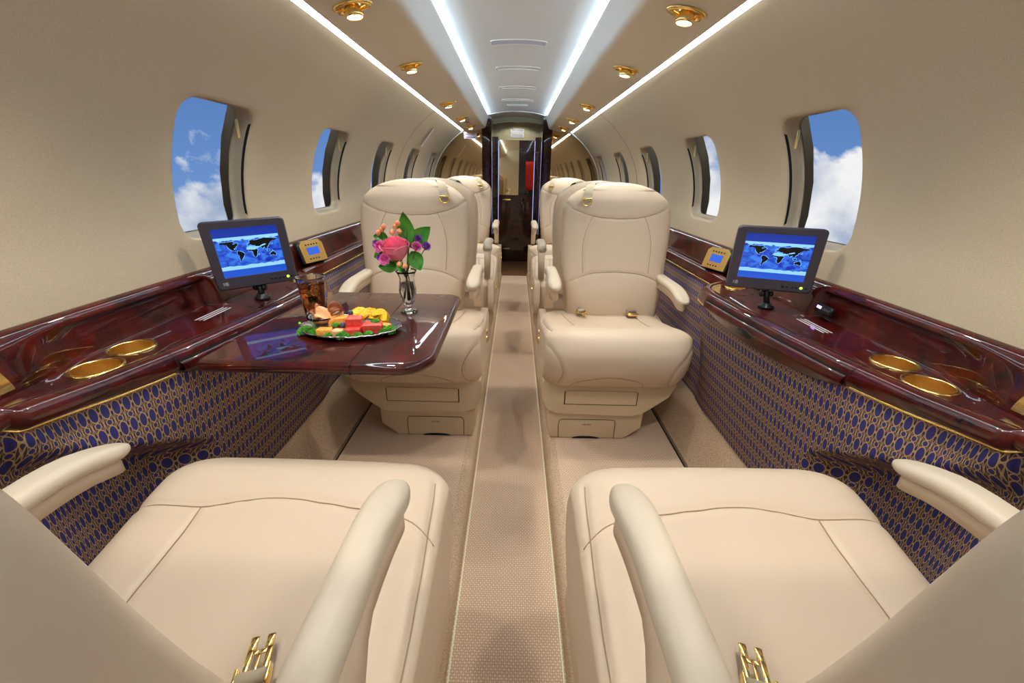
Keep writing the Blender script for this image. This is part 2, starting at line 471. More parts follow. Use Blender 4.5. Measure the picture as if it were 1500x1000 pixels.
# ceiling
YD_ = 5.2
CP = [(x, 1.606-.032*(x/.275)**2) for x in np.linspace(-.37, .37, 31)]
strip_obj('ceiling', CP, M['ceil'], smooth=True, y0=Y0, y1=YD_+.05)
for sg, n in ((-1, 'left'), (1, 'right')):
    prof = [(.370, 1.500), (.300, 1.525), (.284, 1.548), (.278, 1.552), (.273, 1.548), (.273, 1.542), (.283, 1.515), (.298, 1.470), (.304, 1.458), (.314, 1.452), (.34, 1.448),
            (.43, 1.433), (.494, 1.419), (.503, 1.418), (.507, 1.422), (.504, 1.430), (.48, 1.447)]
    o = strip_obj('ceiling_soffit_'+n, [(sg*x, z) for x, z in resample(catmull(prof, 4), 60)], M['soffit'], smooth=True, y1=YB+.02)
    # hidden cove floor and the light strips themselves
    b = bmesh.new(); tube(b, [(sg*.286, Y0+.02, 1.561), (sg*.286, YB-.02, 1.561)], .0048, 8)
    tag(bm_obj('cove_light', b, M['stripceil']), 'cool white strip light along the %s edge of the central ceiling panel' % n, 'light strip', 'strip lights beside the ceiling panel')
    b = bmesh.new(); prism(b, [(sg*q_[0], q_[1]) for q_ in ((.500, 1.442), (.508, 1.436), (.540, 1.424), (.546, 1.428), (.505, 1.450))], 'y', Y0+.02, YB-.01)
    tag(bm_obj('wall_wash_light', b, M['stripcool']), 'cool white strip light in the gap between the %s wall and the ceiling' % n, 'light strip', 'strip lights along the wall tops')

# slots on the ceiling panel
for i, y in enumerate((2.18, 2.66, 3.21, 3.72, 4.0)):
    b = bmesh.new()
    w, d = .125 if i < 4 else .09, .034
    lo = rrect(2*w, 2*d, .012, 4)
    path = [(x, y+dy, 1.6045-.032*(x/.275)**2) for x, dy in resample(lo, 90, True)]
    tube(b, path, .0030, 6, closed=True)
    t_ = tag(bm_obj('ceiling_hatch', b, M['ceil']), ['wide shallow rounded hatch outline on the ceiling, nearest the camera', 'second rounded hatch outline along the ceiling, beyond the nearest one',
        'third rounded hatch outline along the ceiling, mid cabin', 'fourth rounded hatch outline along the ceiling, near the bulkhead', 'smallest hatch outline on the ceiling, right before the bulkhead arch'][i], 'hatch', 'hatch outlines on the ceiling')
    if i == 0:
        bb = bmesh.new(); grid_bm([[(x, y+dy, 1.6035-.032*(x/.275)**2) for x in np.linspace(-.122, .122, 14)] for dy in (-.031, .031)], bm=bb)
        bm_obj('cover', bb, M['white'], t_)

# ------------------------------------------------------------------ side ledges (wood console, cloth panel, gold trim)
_XN = np.array([(-2, .76), (.498, .76), (.506, .742), (.54, .729), (.60, .706), (.737, .672), (.9, .648), (1.05, .632), (1.221, .619), (1.29, .628),
                (1.335, .655), (1.365, .70), (1.39, .745), (1.42, .763), (1.5, .766), (6, .766)])
def xn(y): return float(np.interp(y, _XN[:, 0], _XN[:, 1]))
def sm(a, b, v):
    t = min(max((v-a)/(b-a), 0), 1); return t*t*(3-2*t)
def xg(y): return xn(y) - .008 + .022*(1-sm(.52, .70, y)) - .004*sm(1.3, 1.4, y)
def ledge_sec(y):
    n, g = xn(y), xg(y); za = .007 if y < .503 else 0
    near = sm(.555, .70, y); far = 1-sm(1.02, 1.04, y)
    k = near*far
    nose = [(g, .679), (min(g, n)-.004, .688), (n-.010, .702), (n-.005, .715), (n+.006, .7215), (n+.018, .7215), (n+.026, .718)]
    nose = [(a, b+za) for a, b in nose]
    zl = .720+.062*k if y < .8 else .782
    sol = [(.800, .718), (.800, .724), (.803, .742), (.810, .768), (.818, .790), (.828, .8035), (.838, .807), (.846, .806)]
    nic = [(.826, .718), (.829, .730), (.832, .775), (.827, .784), (.8215, .790), (.826, .802), (.837, .8075), (.846, .806)]
    back = [(a[0]*(1-k)+b[0]*k, a[1]*(1-k)+b[1]*k) for a, b in zip(sol, nic)]
    sh = [(n+.034, .7175), ((n+.03+back[0][0])/2, .7175), (back[0][0]-.002, .7175)]
    return nose, sh, back
def ledge_ys(y0, y1):
    ys = set(np.linspace(y0, y1, int((y1-y0)/.03)+2))
    for a, b, n in ((.49, .76, 40), (1.0, 1.06, 12), (1.2, 1.45, 30)):
        if b > y0 and a < y1: ys |= {v for v in np.linspace(a, b, n) if y0 < v < y1}
    return sorted(ys)
def panel_x(y, z):
    t = (.68-z)/(.68-.25)
    top = xg(y)+.004; bot = .722+.01*sm(1.30, 1.42, y)
    x = top*(1-t)+bot*t
    # hollow for the arm of the front seat
    yr = .50 + .26*sm(.665, .44, z)*1.0
    k = (1-sm(yr-.06, yr+.02, y))*sm(.665, .64, z)
    x = x*(1-k) + .812*k if z > .3 else x*(1-k*sm(.25, .3, z))+.812*k*sm(.25, .3, z)
    return x
DRW = (.712, 1.212)
for sg, side in ((-1, 'left'), (1, 'right')):
    led = thing('side_ledge', '%s side ledge of glossy burl wood with gold trim over navy oval-patterned cloth' % side,
                'side ledge', (sg*.8, 0, 0), 0, None)
    def add(name, bm, m, parent=led, **k):
        o = bm_obj(name, bm, m, parent, **k); o.location = (-sg*.8, 0, 0) if parent is led else (0, 0, 0); return o
    ys = ledge_ys(Y0, YB)
    secs = [ledge_sec(y) for y in ys]
    P = []
    for y, (a, b_, c_) in zip(ys, secs):
        row = list(resample(catmull(a, 5), 26)) + b_ + list(catmull(c_, 4))
        P.append([(sg*q[0], y, q[1]) for q in row])
    wb = grid_bm(P)
    CUPS = ((.776, .735, .0385), (.760, .643, .0385), (.744, 1.312, .030))
    ondeck = lambda v: abs(v.co.z-.7175) < 2e-5
    for lo_, hi_ in ((.58, .80), (1.262, 1.362)):
        wb.edges.ensure_lookup_table()
        dead = [f for f in wb.faces if all(ondeck(v) for v in f.verts) and all(lo_ < v.co.y < hi_ for v in f.verts)]
        es0 = {e for f in dead for e in f.edges}
        bmesh.ops.delete(wb, geom=dead, context='FACES_ONLY')
        rim = [e for e in es0 if e.is_valid and len(e.link_faces) == 1]
        for e in [e for e in es0 if e.is_valid and len(e.link_faces) == 0]: wb.edges.remove(e)
        for (cx, cy, r) in CUPS:
            if lo_ < cy < hi_:
                vs_ = [wb.verts.new((sg*cx+(r-.001)*math.cos(2*PI*k/48), cy+(r-.001)*math.sin(2*PI*k/48), .7175)) for k in range(48)]
                rim += [wb.edges.new((vs_[k], vs_[(k+1) % 48])) for k in range(48)]
        bmesh.ops.triangle_fill(wb, edges=rim, use_beauty=True, use_dissolve=False, normal=(0, 0, 1))
    loose = [v for v in wb.verts if not v.link_faces]; bmesh.ops.delete(wb, geom=loose, context='VERTS')
    add('wood_top', wb, M['wood'], angle=55)
    # cloth panel
    P, UVs = [], []
    zs = list(np.linspace(.682, .245, 60)); ys2 = sorted(set(ys) | set(np.linspace(.4, .85, 90)) | set(np.linspace(1.2, 1.42, 30)))
    ua = 0; prev = None
    for y in ys2:
        x = panel_x(y, .60)
        row = [(sg*panel_x(y, z), y, z) for z in zs]
        if prev is not None: ua += math.hypot(min(abs(x-prev[0]), .02), y-prev[1])
        prev = (x, y)
        P.append(row); UVs.append([(ua, z-.006) for z in zs])
    add('cloth_panel', grid_bm(P, uv=UVs), M['oval'])
    # gold lines
    b = bmesh.new(); tube(b, [(sg*(.8455), y, .8085) for y in np.linspace(Y0, YB, 20)], .0028, 8)
    add('upper_gold_trim', b, M['gold'])
    for (a, e) in ((Y0, DRW[0]-.01), (DRW[1]+.012, YB)):
        b = bmesh.new(); tube(b, [(sg*(xg(y)-.001), y, .679+(.007 if y < .503 else 0)) for y in ledge_ys(a, e)], .0028, 8)
        add('lower_gold_trim', b, M['gold'])
    # lid cut across the nose
    for yc in (DRW[0]-.004, DRW[1]+.006):
        n, s2, c2 = ledge_sec(yc)
        b = bmesh.new(); pp = resample(catmull(n, 5), 30)
        grid_bm([[(sg*(q[0]-.0006), yy, q[1]+.0006) for yy in (yc-.0010, yc+.0010)] for q in pp], bm=b)
        add('lid_gap', b, M['black'])
    b = bmesh.new(); tube(b, [(sg*(xn(y)+.032), y, .7178) for y in np.linspace(DRW[0], DRW[1], 20)], .0007, 5)
    tube(b, [(sg*x, DRW[0]-.003, .7180) for x in np.linspace(xn(DRW[0])+.03, .76, 4)], .0007, 5)
    add('lid_edge_line', b, M['gap'])
    # drawer / table slot front under the nose
    P = []; P2 = []
    for y in np.linspace(DRW[0], DRW[1], 40):
        u = (y-DRW[0])/(DRW[1]-DRW[0]); d = math.sin(PI*u)**.6
        zl = .673-.030*d; n = xn(y)
        pr = [(n+.004, .6995), (n-.012, .6985), (n-.017, .690), (n-.019, .68), (n-.015, (.68+zl)/2+.002), (n-.009, zl+.004), (n+.004, zl)]
        pr = catmull(pr, 4); P.append([(sg*q[0], y, q[1]) for q in pr])
        P2.append([(sg*(n-.0105), y, .7035), (sg*(n-.012), y, .6965)])
    dr = add('drawer', grid_bm(P, cap=False), M['wood'])
    add('drawer_gap', grid_bm(P2), M['black'])
    b = bmesh.new(); yh = 1.0
    pr = []
    for k in range(24):
        a = 2*PI*k/24; pr.append((math.cos(a)*.036, math.sin(a)*.0125))
    P = []
    for t in (0, .35, .7, .92, 1.0):
        P.append([(sg*(xn(yh+dy*t)-.0188-.004*(t < .95)*(1-t)**.5+.0025*t), yh+dy*t, .676+dz*t) for dy, dz in pr])
    add('drawer_pull', grid_bm(P, cv=True), M['blackplastic'], dr)
    # cup holders
    for (cx, cy, r) in CUPS:
        b = bmesh.new(); L = (sg*cx, cy, .7175)
        lathe(b, [(r+.0025, .0003), (r+.002, .003), (r, .0038), (r-.002, .003), (r-.003, .0008), (r-.004, -.002)], 48, L)
        ch = add('cup_holder', b, M['gold'])
        b = bmesh.new(); P = [(r-.004, .0018), (r-.0045, .0014)]
        lathe(b, [(r-.0040, .0025), (r-.0042, -.004), (r-.0055, -.050), (r-.010, -.054), (.001, -.054)], 48, L)
        add('cup_well', b, M['gold_satin'], ch)
    # control unit with a gold face
    fr_ = frame((sg*.772, 1.535, .770), (sg*.32, -.95, 0) if sg > 0 else (.32, .95, 0), (sg*.30, 0, .95))
    b = bmesh.new(); poly = [(-.062, -.042), (.062, -.042), (.062, .03), (.045, .045), (-.045, .045), (-.062, .03)]
    prism(b, [(p[0], p[1]) for p in poly], 'z', -.045, -.004, .003)
    cu = add('control_unit', b, M['blackplastic']); cu.matrix_local = Matrix.Translation((-sg*.8, 0, 0))@fr_
    b = bmesh.new(); prism(b, [(p[0]*.9, p[1]*.93) for p in poly], 'z', -.0045, .0005, .0008)
    bm_obj('gold_face', b, M['gold_satin'], cu, smooth=False)
    b = bmesh.new(); box(b, (-.028, -.012, .0004), (.028, .016, .0016), .0004)
    bm_obj('display', b, M['lcd'], cu, smooth=False)
    for r_, zz in ((5, .027), (4, -.026)):
        for k in range(r_):
            b = bmesh.new(); box(b, (-.030+k*.0135, zz-.003, .0004), (-.030+k*.0135+.007, zz+.002, .0012), .0003)
            bm_obj('button', b, M['blackplastic'], cu, smooth=False)
    # printed notice on the shelf: grey lines too small to read
    b = bmesh.new()
    for k in range(3):
        yy0, yy1 = .90-.0*k, 1.0
        x = .748+.010*k
        box(b, (min(sg*x, sg*(x+.004)), yy0-.0, .7176), (max(sg*x, sg*(x+.004)), yy1, .7180))
    add('notice_print', b, M['grey_print'] if False else M['logo'], smooth=False)
    # gold outlet plate by the front seat
    b = bmesh.new(); P = []
    prm = [(.7995, .726), (.8015, .742), (.8090, .768), (.8155, .786)]
    P = [[(sg*(q[0]-.0015), y, q[1]) for y in (.40, .47, .54)] for q in catmull(prm, 5)]
    for j in range(len(P)): P[j][2] = (P[j][2][0], .552-.016*(j/len(P))**2, P[j][2][2])
    pl = add('gold_plate', grid_bm(P), M['gold'])
    b = bmesh.new(); lathe(b, [(.012, 0), (.011, .003), (.006, .004), (.001, .002)], 20)
    pj = bm_obj('socket', b, M['gold'], pl); pj.matrix_local = frame((sg*.806, .515, .760), (0, -sg, 0), (0, 0, 1))
# black remote dock on the right backsplash
b = bmesh.new(); box(b, (-.032, -.011, -.005), (.032, .011, .005), .003)
o = bm_obj('remote_control', b, M['blackplastic']); o.matrix_world = frame((.815, 1.0, .745), (-.1, -1, 0), (.25, 0, 1))
tag(o, 'small black remote control with a lit display against the right wood backsplash', 'remote control')
b = bmesh.new(); box(b, (-.026, -.003, .0045), (-.008, .004, .0056), .0004)
bm_obj('display', b, mat('remote_display', (220, 170, 255), .4, emit=((200, 150, 255), 2.5)), o, smooth=False)
b = bmesh.new()
for k in range(3): box(b, (.002+k*.009, -.003, .0045), (.008+k*.009, .003, .0054), .0004)
bm_obj('buttons', b, M['bezel'], o, smooth=False)

# ------------------------------------------------------------------ bulkhead, mirrors, posts, vestibule, door
YD = 5.2
arc = [(wall_pt(s)) for s in np.linspace(.0, S_TOP-.03, 30)]
for sg, n in ((-1, 'left'), (1, 'right')):
    poly = [(.343, .80), (.846, .80)]+[(min(x, .849), z) for x, z in arc]+[(.535, 1.412), (.43, 1.434), (.343, 1.447)]
    b = bmesh.new(); prism(b, [(sg*x, z) for x, z in poly], 'y', YB, YB+.02)
    tag(bm_obj('bulkhead_mirror', b, M['mirror'], smooth=False), 'bronze mirror covering the forward bulkhead on the %s side of the aisle' % n, 'mirror', 'bulkhead mirrors')
    b = bmesh.new(); box(b, (min(sg*.343, sg*.86), YB, 0), (max(sg*.343, sg*.86), YB+.03, .80))
    o = bm_obj('wall_bulkhead_'+n, b, M['darkwood'], smooth=False); o['kind'] = 'structure'
    # wall-shaped pale rim around the mirror
    b = bmesh.new(); pts = [wall_pt(s, -.004) for s in np.linspace(0, S_TOP-.02, 40)]
    tube(b, [(sg*x, YB-.004, z) for x, z in pts], .005, 8)
    o = bm_obj('trim_bulkhead_rim_'+n, b, M['soffit']); o['kind'] = 'structure'
    # glossy posts
    b = bmesh.new(); poly = [(.248, YB-.05), (.262, YB-.075), (.300, YB-.06), (.343, YB-.01), (.345, YB+.03), (.248, YB+.03)]
    prism(b, [(sg*x, y) for x, y in poly], 'z', 0, 1.53, .002)
    tag(bm_obj('cabinet_post', b, M['darkwood'], angle=30), 'tall glossy near-black wood post on the %s edge of the doorway' % n, 'post', 'dark wood posts flanking the doorway')
    b = bmesh.new(); box(b, (min(sg*.25, sg*.27), YB+.03, 0), (max(sg*.25, sg*.27), YD, 1.56))
    o = bm_obj('wall_vestibule_'+n, b, M['darkwood'], smooth=False); o['kind'] = 'structure'
    b = bmesh.new(); box(b, (min(sg*.214, sg*.25), YD-.06, 0), (max(sg*.214, sg*.25), YD-.02, 1.44))
    o = bm_obj('trim_door_jamb_'+n, b, M['darkwood'], smooth=False); o['kind'] = 'structure'
    b = bmesh.new(); box(b, (min(sg*.208, sg*.214), YD-.07, .35), (max(sg*.208, sg*.214), YD-.062, 1.40))
    tag(bm_obj('door_edge_light', b, mat('door_edge_glow', (200, 205, 255), .3, emit=((180, 190, 255), .6)), smooth=False),
        'thin bright vertical strip at the %s jamb of the far door' % n, 'light strip', 'bright strips at the door jambs')
b = bmesh.new(); box(b, (-.27, YB+.02, -.05), (.27, YD, -.002))
o = bm_obj('floor_vestibule', b, mat('brown_floor', (120, 84, 52), .6), smooth=False); o['kind'] = 'structure'
# header above the door
b = bmesh.new(); hp = [(x, 1.606-.032*(x/.275)**2) for x in np.linspace(.37, -.37, 30)]
prism(b, [(-.37, 1.41), (.37, 1.41)]+hp, 'y', YD-.02, YD)
o = bm_obj('wall_front', b, mat('header_olive', (176, 172, 140), .25, coat=.3), smooth=False); o['kind'] = 'structure'
b = bmesh.new(); box(b, (-.27, YD+.01, 0), (.27, YD+.03, 1.42))
o = bm_obj('wall_behind_door', b, M['black'], smooth=False); o['kind'] = 'structure'
b = bmesh.new(); box(b, (-.074, YD-.028, 1.435), (.082, YD-.021, 1.525), .001)
sgn = tag(bm_obj('placard', b, M['white'], smooth=False), 'pale two-panel placard on the arch above the far door', 'sign')
b = bmesh.new()
for z_ in (1.515, 1.503, 1.470, 1.458, 1.446): box(b, (-.06, YD-.0295, z_-.002), (.068, YD-.028, z_+.002))
box(b, (-.074, YD-.0295, 1.484), (.082, YD-.028, 1.487))
bm_obj('print', b, M['grey_print'], sgn, smooth=False)
# door_1
dr = thing('door_1', None, None, (0, YD-.01, 0)); dr['kind'] = 'structure'
b = bmesh.new(); box(b, (-.212, -.008, .81), (.03, .004, 1.41))
bm_obj('mirror_panel', b, M['mirror'], dr, smooth=False)
b = bmesh.new(); box(b, (.03, -.006, .81), (.212, .004, 1.41))
bm_obj('dark_panel', b, M['darkwood'], dr, smooth=False)
b = bmesh.new(); box(b, (-.212, -.012, 0), (.212, .004, .81), .002)
bm_obj('wood_panel', b, M['wood'], dr, smooth=False)
b = bmesh.new(); box(b, (-.16, -.026, .745), (-.055, -.014, .765), .005); box(b, (-.12, -.02, .750), (-.10, -.01, .760), .002)
bm_obj('door_handle', b, M['gold'], dr)
b = bmesh.new(); box(b, (-.16, -.016, .155), (-.07, -.012, .170), .001)
bm_obj('kick_plate', b, M['silver'], dr)
b = bmesh.new(); grid_bm([[(.112+.140*u, -.014+.003*math.sin(9*u+2*w), .87+.315*w) for u in np.linspace(0, 1, 16)] for w in np.linspace(0, 1, 8)], bm=b)
rc = bm_obj('red_cloth', b, M['redcloth'], loc=(0, YD-.02, 0)); rc.modifiers.new('thick', 'SOLIDIFY').thickness = .002
tag(rc, 'plain red cloth hanging in the dark half of the far doorway', 'cloth')

b = bmesh.new(); tube(b, [(x, YB-.004, 1.603-.032*(x/.275)**2) for x in np.linspace(-.27, .27, 24)], .006, 8)
o = bm_obj('trim_ceiling_arch', b, M['ceil']); o['kind'] = 'structure'
b = bmesh.new(); hp2 = [(x, 1.604-.032*(x/.275)**2) for x in np.linspace(.27, -.27, 24)]; hp3 = [(x, 1.560-.032*(x/.275)**2) for x in np.linspace(-.27, .27, 24)]
prism(b, hp3+hp2, 'y', 4.78, 4.80)
o = bm_obj('trim_vestibule_arch', b, bpy.data.materials['header_olive'], smooth=False); o['kind'] = 'structure'
# stickers near the forward end of the ceiling
def sticker(pos, right, up, w, h, m2, label, rows=3):
    b = bmesh.new(); box(b, (-w/2, -h/2, 0), (w/2, h/2, .0012), .0004)
    o = bm_obj('sign', b, M['white'], smooth=False); o.matrix_world = frame(pos, right, up); tag(o, label, 'sign')
    b = bmesh.new()
    for k in range(rows):
        y_ = h*(.30-.6*k/max(rows-1, 1)); box(b, (-w*.38, y_-h*.06, .0011), (w*.38, y_+h*.06, .0017))
    bm_obj('print', b, m2, o, smooth=False)
    return o
sticker((-.455, YB-.012, 1.385), (1, 0, 0), (0, 0, 1), .125, .05, M['red_print'], 'white sign with red lettering on the mirror at the upper left of the bulkhead', 2)
sticker((-.405, 3.62, 1.428), (1, 0, -.17), (.1, -1, 0), .06, .10, M['red_print'], 'small white and red exit sign hanging by the left ceiling lights', 4)
xw, zw = wall_pt(.60, -.006)
sticker((-.672, 3.35, 1.292), (.62, .15, .78), (.1, -1, .0), .16, .05, M['red_print'], 'narrow red lettered sign strip on the upper left wall before the bulkhead', 1)

# ------------------------------------------------------------------ ceiling lights
dl = [(1.23, 1, 0), (1.82, 0, 1), (2.72, 0, 0), (3.40, 1, 1), (3.98, 1, 1)]
def downlight(sg, y, lit, label, cat='ceiling light'):
    t_ = thing('ceiling_light', label, cat, (sg*.415, y, 1.4345), 0, 'gold ceiling spotlights')
    t_.rotation_euler = (0, sg*.16, 0); t_.scale = (1.15, 1.15, 1.15)
    b = bmesh.new(); lathe(b, [(.036, 0), (.036, -.003), (.032, -.005), (.025, -.004), (.024, .001)], 28, sx=1.25, sy=.75)
    bm_obj('bezel', b, M['gold'], t_)
    b = bmesh.new(); lathe(b, [(.016, .0), (.019, -.008), (.020, -.018), (.0185, -.022), (.0165, -.0215)], 28)
    bm_obj('shade', b, M['gold'], t_)
    b = bmesh.new(); lathe(b, [(.0165, -.020), (.008, -.0205), (.0005, -.0205)], 24)
    bm_obj('bulb', b, M['lamp'], t_)
    b = bmesh.new(); box(b, (sg*.020 if sg > 0 else -.034, -.006, -.012), (.034 if sg > 0 else -.020, .006, -.002), .002)
    bm_obj('tilt_clip', b, M['gold'], t_)
    return t_
names = ['nearest the camera', 'second from the camera', 'third from the camera', 'fourth from the camera', 'last before the bulkhead']
for sg, n in ((-1, 'left'), (1, 'right')):
    for i, (y, a, b_) in enumerate(dl):
        downlight(sg, y, True, 'gold swivel ceiling spotlight in the %s soffit, %s' % (n, names[i]))
    L = None
    for y in [v[0] for v in dl]+[.55, -.1, -.7]:
        L = bpy.data.lights.new('spot_lamp', 'SPOT'); L.energy = 9; L.color = (1, .90, .76); L.spot_size = math.radians(115); L.spot_blend = .8; L.shadow_soft_size = .02
        lo = bpy.data.objects.new('spot_lamp', L); COL.objects.link(lo); lo.location = (sg*.415, y, 1.405); lo.rotation_euler = (0, sg*-.10, 0)

vl = thing('ceiling_light', 'small gold downlight added to the vestibule ceiling to brighten the red cloth', 'ceiling light', (.0, 4.98, 1.603))  # added fixture and spot, put here to brighten the red cloth
b = bmesh.new(); lathe(b, [(.022, 0), (.022, -.004), (.015, -.005), (.014, -.001)], 20); bm_obj('bezel', b, M['gold'], vl)
b = bmesh.new(); lathe(b, [(.0145, -.002), (.0005, -.002)], 20); bm_obj('bulb', b, M['lamp'], vl)
L = bpy.data.lights.new('vestibule_fill', 'SPOT'); L.energy = 2.5; L.color = (1, .93, .82); L.spot_size = math.radians(130); L.shadow_soft_size = .02
lo = bpy.data.objects.new('vestibule_fill', L); COL.objects.link(lo); lo.location = (0, 4.93, 1.59); lo.rotation_euler = (math.radians(14), 0, 0)

# ------------------------------------------------------------------ seats  (local: +y = front of the seat, +x*h = outboard side, z from the side floor)
def seg_dist(pts, poly):
    """min distance from pts [n,2] to polyline"""
    d = np.full(len(pts), 1e9)
    for a, b in zip(poly[:-1], poly[1:]):
        ab = b-a; L = (ab*ab).sum()+1e-12
        t = np.clip(((pts-a)@ab)/L, 0, 1); q = a+t[:, None]*ab
        d = np.minimum(d, np.hypot(*(pts-q).T))
    return d
def padded(name, pos, nrm, dom, seams, m, parent, h, depth=.0035, width=.0055, cu=False, cv=True, caps=True, wr=None, tube_r=.0011, puff=.0):
    """pos,nrm: [nu,nv,3]; dom: [nu,nv,2] metric pattern coordinates; seams: polylines in dom space"""
    nu, nv = pos.shape[:2]
    D = dom.reshape(-1, 2); dd = np.full(len(D), 1e9)
    for sname, poly, ok in seams:
        q = seg_dist(D, poly); mask = ok(pos.reshape(-1, 3)); q[~mask] = 1e9; dd = np.minimum(dd, q)
    off = -depth*np.exp(-(dd/width)**2) + (wr(D) if wr is not None else 0)
    pos = pos + nrm*off.reshape(nu, nv, 1)
    pos = pos*np.array([h, 1, 1])
    b = grid_bm(pos, cu=cu, cv=cv, cap=caps)
    o = bm_obj(name, b, m, parent)
    # tan tubes along the seams, their tone standing in for groove shade
    flat = pos.reshape(-1, 3); nf = (nrm*np.array([h, 1, 1])).reshape(-1, 3)
    for sname, poly, ok in seams:
        mask = ok(flat*np.array([h, 1, 1])); idx = np.where(mask)[0]
        Pp = resample(poly, max(6, int(np.linalg.norm(np.diff(poly, axis=0), axis=1).sum()/.008)))
        out = []
        DI = D[idx]
        for p in Pp:
            d2 = ((DI-p)**2).sum(1); k = np.argpartition(d2, 4)[:4]; wgt = 1/(d2[k]+1e-9); wgt /= wgt.sum()
            out.append((flat[idx[k]]*wgt[:, None]).sum(0)+nf[idx[k[0]]]*.0004)
        out = np.array(out)
        if len(out) > 6:
            sm_ = out.copy()
            for _ in range(3): sm_[1:-1] = (sm_[:-2]+sm_[1:-1]*2+sm_[2:])/4
            out = sm_
        bb = bmesh.new(); tube(bb, out, tube_r, 5)
        bm_obj('seam', bb, M['seam'], o)
    return o
def normals_of(P):
    du = np.gradient(P, axis=0); dv = np.zeros_like(P)
    dv[:, :] = (np.roll(P, -1, 1)-np.roll(P, 1, 1))/2
    n = np.cross(du, dv); l = np.linalg.norm(n, axis=2, keepdims=True); n = n/np.maximum(l, 1e-9)
    c_ = P.mean(axis=(0, 1)); s0 = np.sign(((P-c_)*n).sum(2).mean())
    return n*(1 if s0 >= 0 else -1)

def make_cushion(h, parent):
    prof = catmull([(-.27, .410), (-.22, .437), (-.1, .452), (.03, .476), (.12, .496), (.17, .500), (.205, .486), (.228, .452), (.238, .415), (.232, .370), (.212, .325), (.182, .288), (.145, .262), (.08, .250), (-.05, .245), (-.22, .245), (-.268, .26), (-.28, .32), (-.28, .385)], 8, True)
    prof = resample(prof, 190, True); n = len(prof)
    t = np.roll(prof, -1, 0)-np.roll(prof, 1, 0); nn = np.stack([t[:, 1], -t[:, 0]], 1); nn /= np.linalg.norm(nn, axis=1)[:, None]
    if ((prof-prof.mean(0))*nn).sum() < 0: nn = -nn
    arc_ = np.r_[0, np.cumsum(np.linalg.norm(np.diff(prof, axis=0), axis=1))]
    xs = np.concatenate([-.265+.095*(1-np.cos(np.linspace(0, PI/2, 24))), np.linspace(-.17, .17, 70)[1:-1], .265-.095*(1-np.cos(np.linspace(PI/2, 0, 24)))])
    P = np.zeros((len(xs), n, 3)); Dm = np.zeros((len(xs), n, 2))
    for i, x in enumerate(xs):
        e = max(0, abs(x)-.17)/.095
        k = 1-math.sqrt(max(0, 1-e**2.2))
        ry = .075*k; rz = .048*k**1.1
        crown = -.010*(1-(x/.265)**2)          # slightly dished seat
        q = prof - nn*np.stack([np.full(n, ry), np.full(n, rz)], 1)
        top = np.clip((q[:, 1]-.40)/.08, 0, 1)*np.clip((.16-q[:, 0])/.1, 0, 1)
        P[i, :, 0] = x; P[i, :, 1] = q[:, 0]+.010*np.clip((q[:, 0]-.15)/.08, 0, 1)*(1-(x/.265)**2); P[i, :, 2] = q[:, 1]+crown*top*.7
        # pillowed facing between the side seams
        P[i, :, 0] = np.sign(x)*min(abs(x), .262)
        Dm[i, :, 0] = x; Dm[i, :, 1] = arc_
    N = normals_of(P)
    def A(y):   # arclength on the top at local y
        k = np.where(prof[:, 1] > .40)[0]; j = k[np.argmin(abs(prof[k, 0]-y))]; return arc_[j]
    def AF(z):  # arclength on the front face at height z
        k = np.where(prof[:, 0] > .09)[0]; j = k[np.argmin(abs(prof[k, 1]-z)+(prof[k, 1] > .47)*1)]; return arc_[j]
    def top(pts): return np.array([(x, A(y)) for x, y in pts])
    allm = lambda p: np.ones(len(p), bool)
    s1 = top([(-.257, .05), (-.22, .075), (-.17, .088), (-.12, .098), (0, .108), (.07, .103), (.13, .092), (.18, .093), (.235, .090), (.262, .08)])
    s2 = top([(.135, .090), (.14, -.05), (.15, -.2)]); s3 = top([(-.145, .09), (-.155, -.05), (-.165, -.2)])
    fr = lambda p: p[:, 1] > .07
    s4 = [(-.254, AF(.455)), (-.228, AF(.43)), (-.203, AF(.385)), (-.198, AF(.34)), (-.208, AF(.30)), (-.228, AF(.275))]
    s5 = [(.256, AF(.455)), (.226, AF(.425)), (.196, AF(.38)), (.188, AF(.33)), (.198, AF(.285)), (.215, AF(.268))]
    s6 = [(.135*math.cos(a)-.022, AF(.268+.070*math.sin(a)**.9)) for a in np.linspace(0, PI, 17)]
    s7 = top([(-.252, -.2), (-.250, -.05), (-.246, .05), (-.243, .12), (-.240, .16)])+0
    def cr(x): return catmull(x, 6)
    def wr(D):
        x, a = D[:, 0], D[:, 1]; a0 = A(-.1)
        w_ = .0016*np.sin(38*x+22*(a-a0))*np.exp(-((a-a0)/.09)**2)*np.exp(-(x/.12)**2)
        return w_
    seams = [('a', cr(s1), allm), ('b', cr(s2), allm), ('c', cr(s3), allm), ('d', cr(s4), fr), ('e', cr(s5), fr), ('f', np.array(s6), fr), ('g', cr(s7), allm)]
    return padded('seat_cushion', P, N, Dm, seams, M['leather'], parent, h, wr=wr)

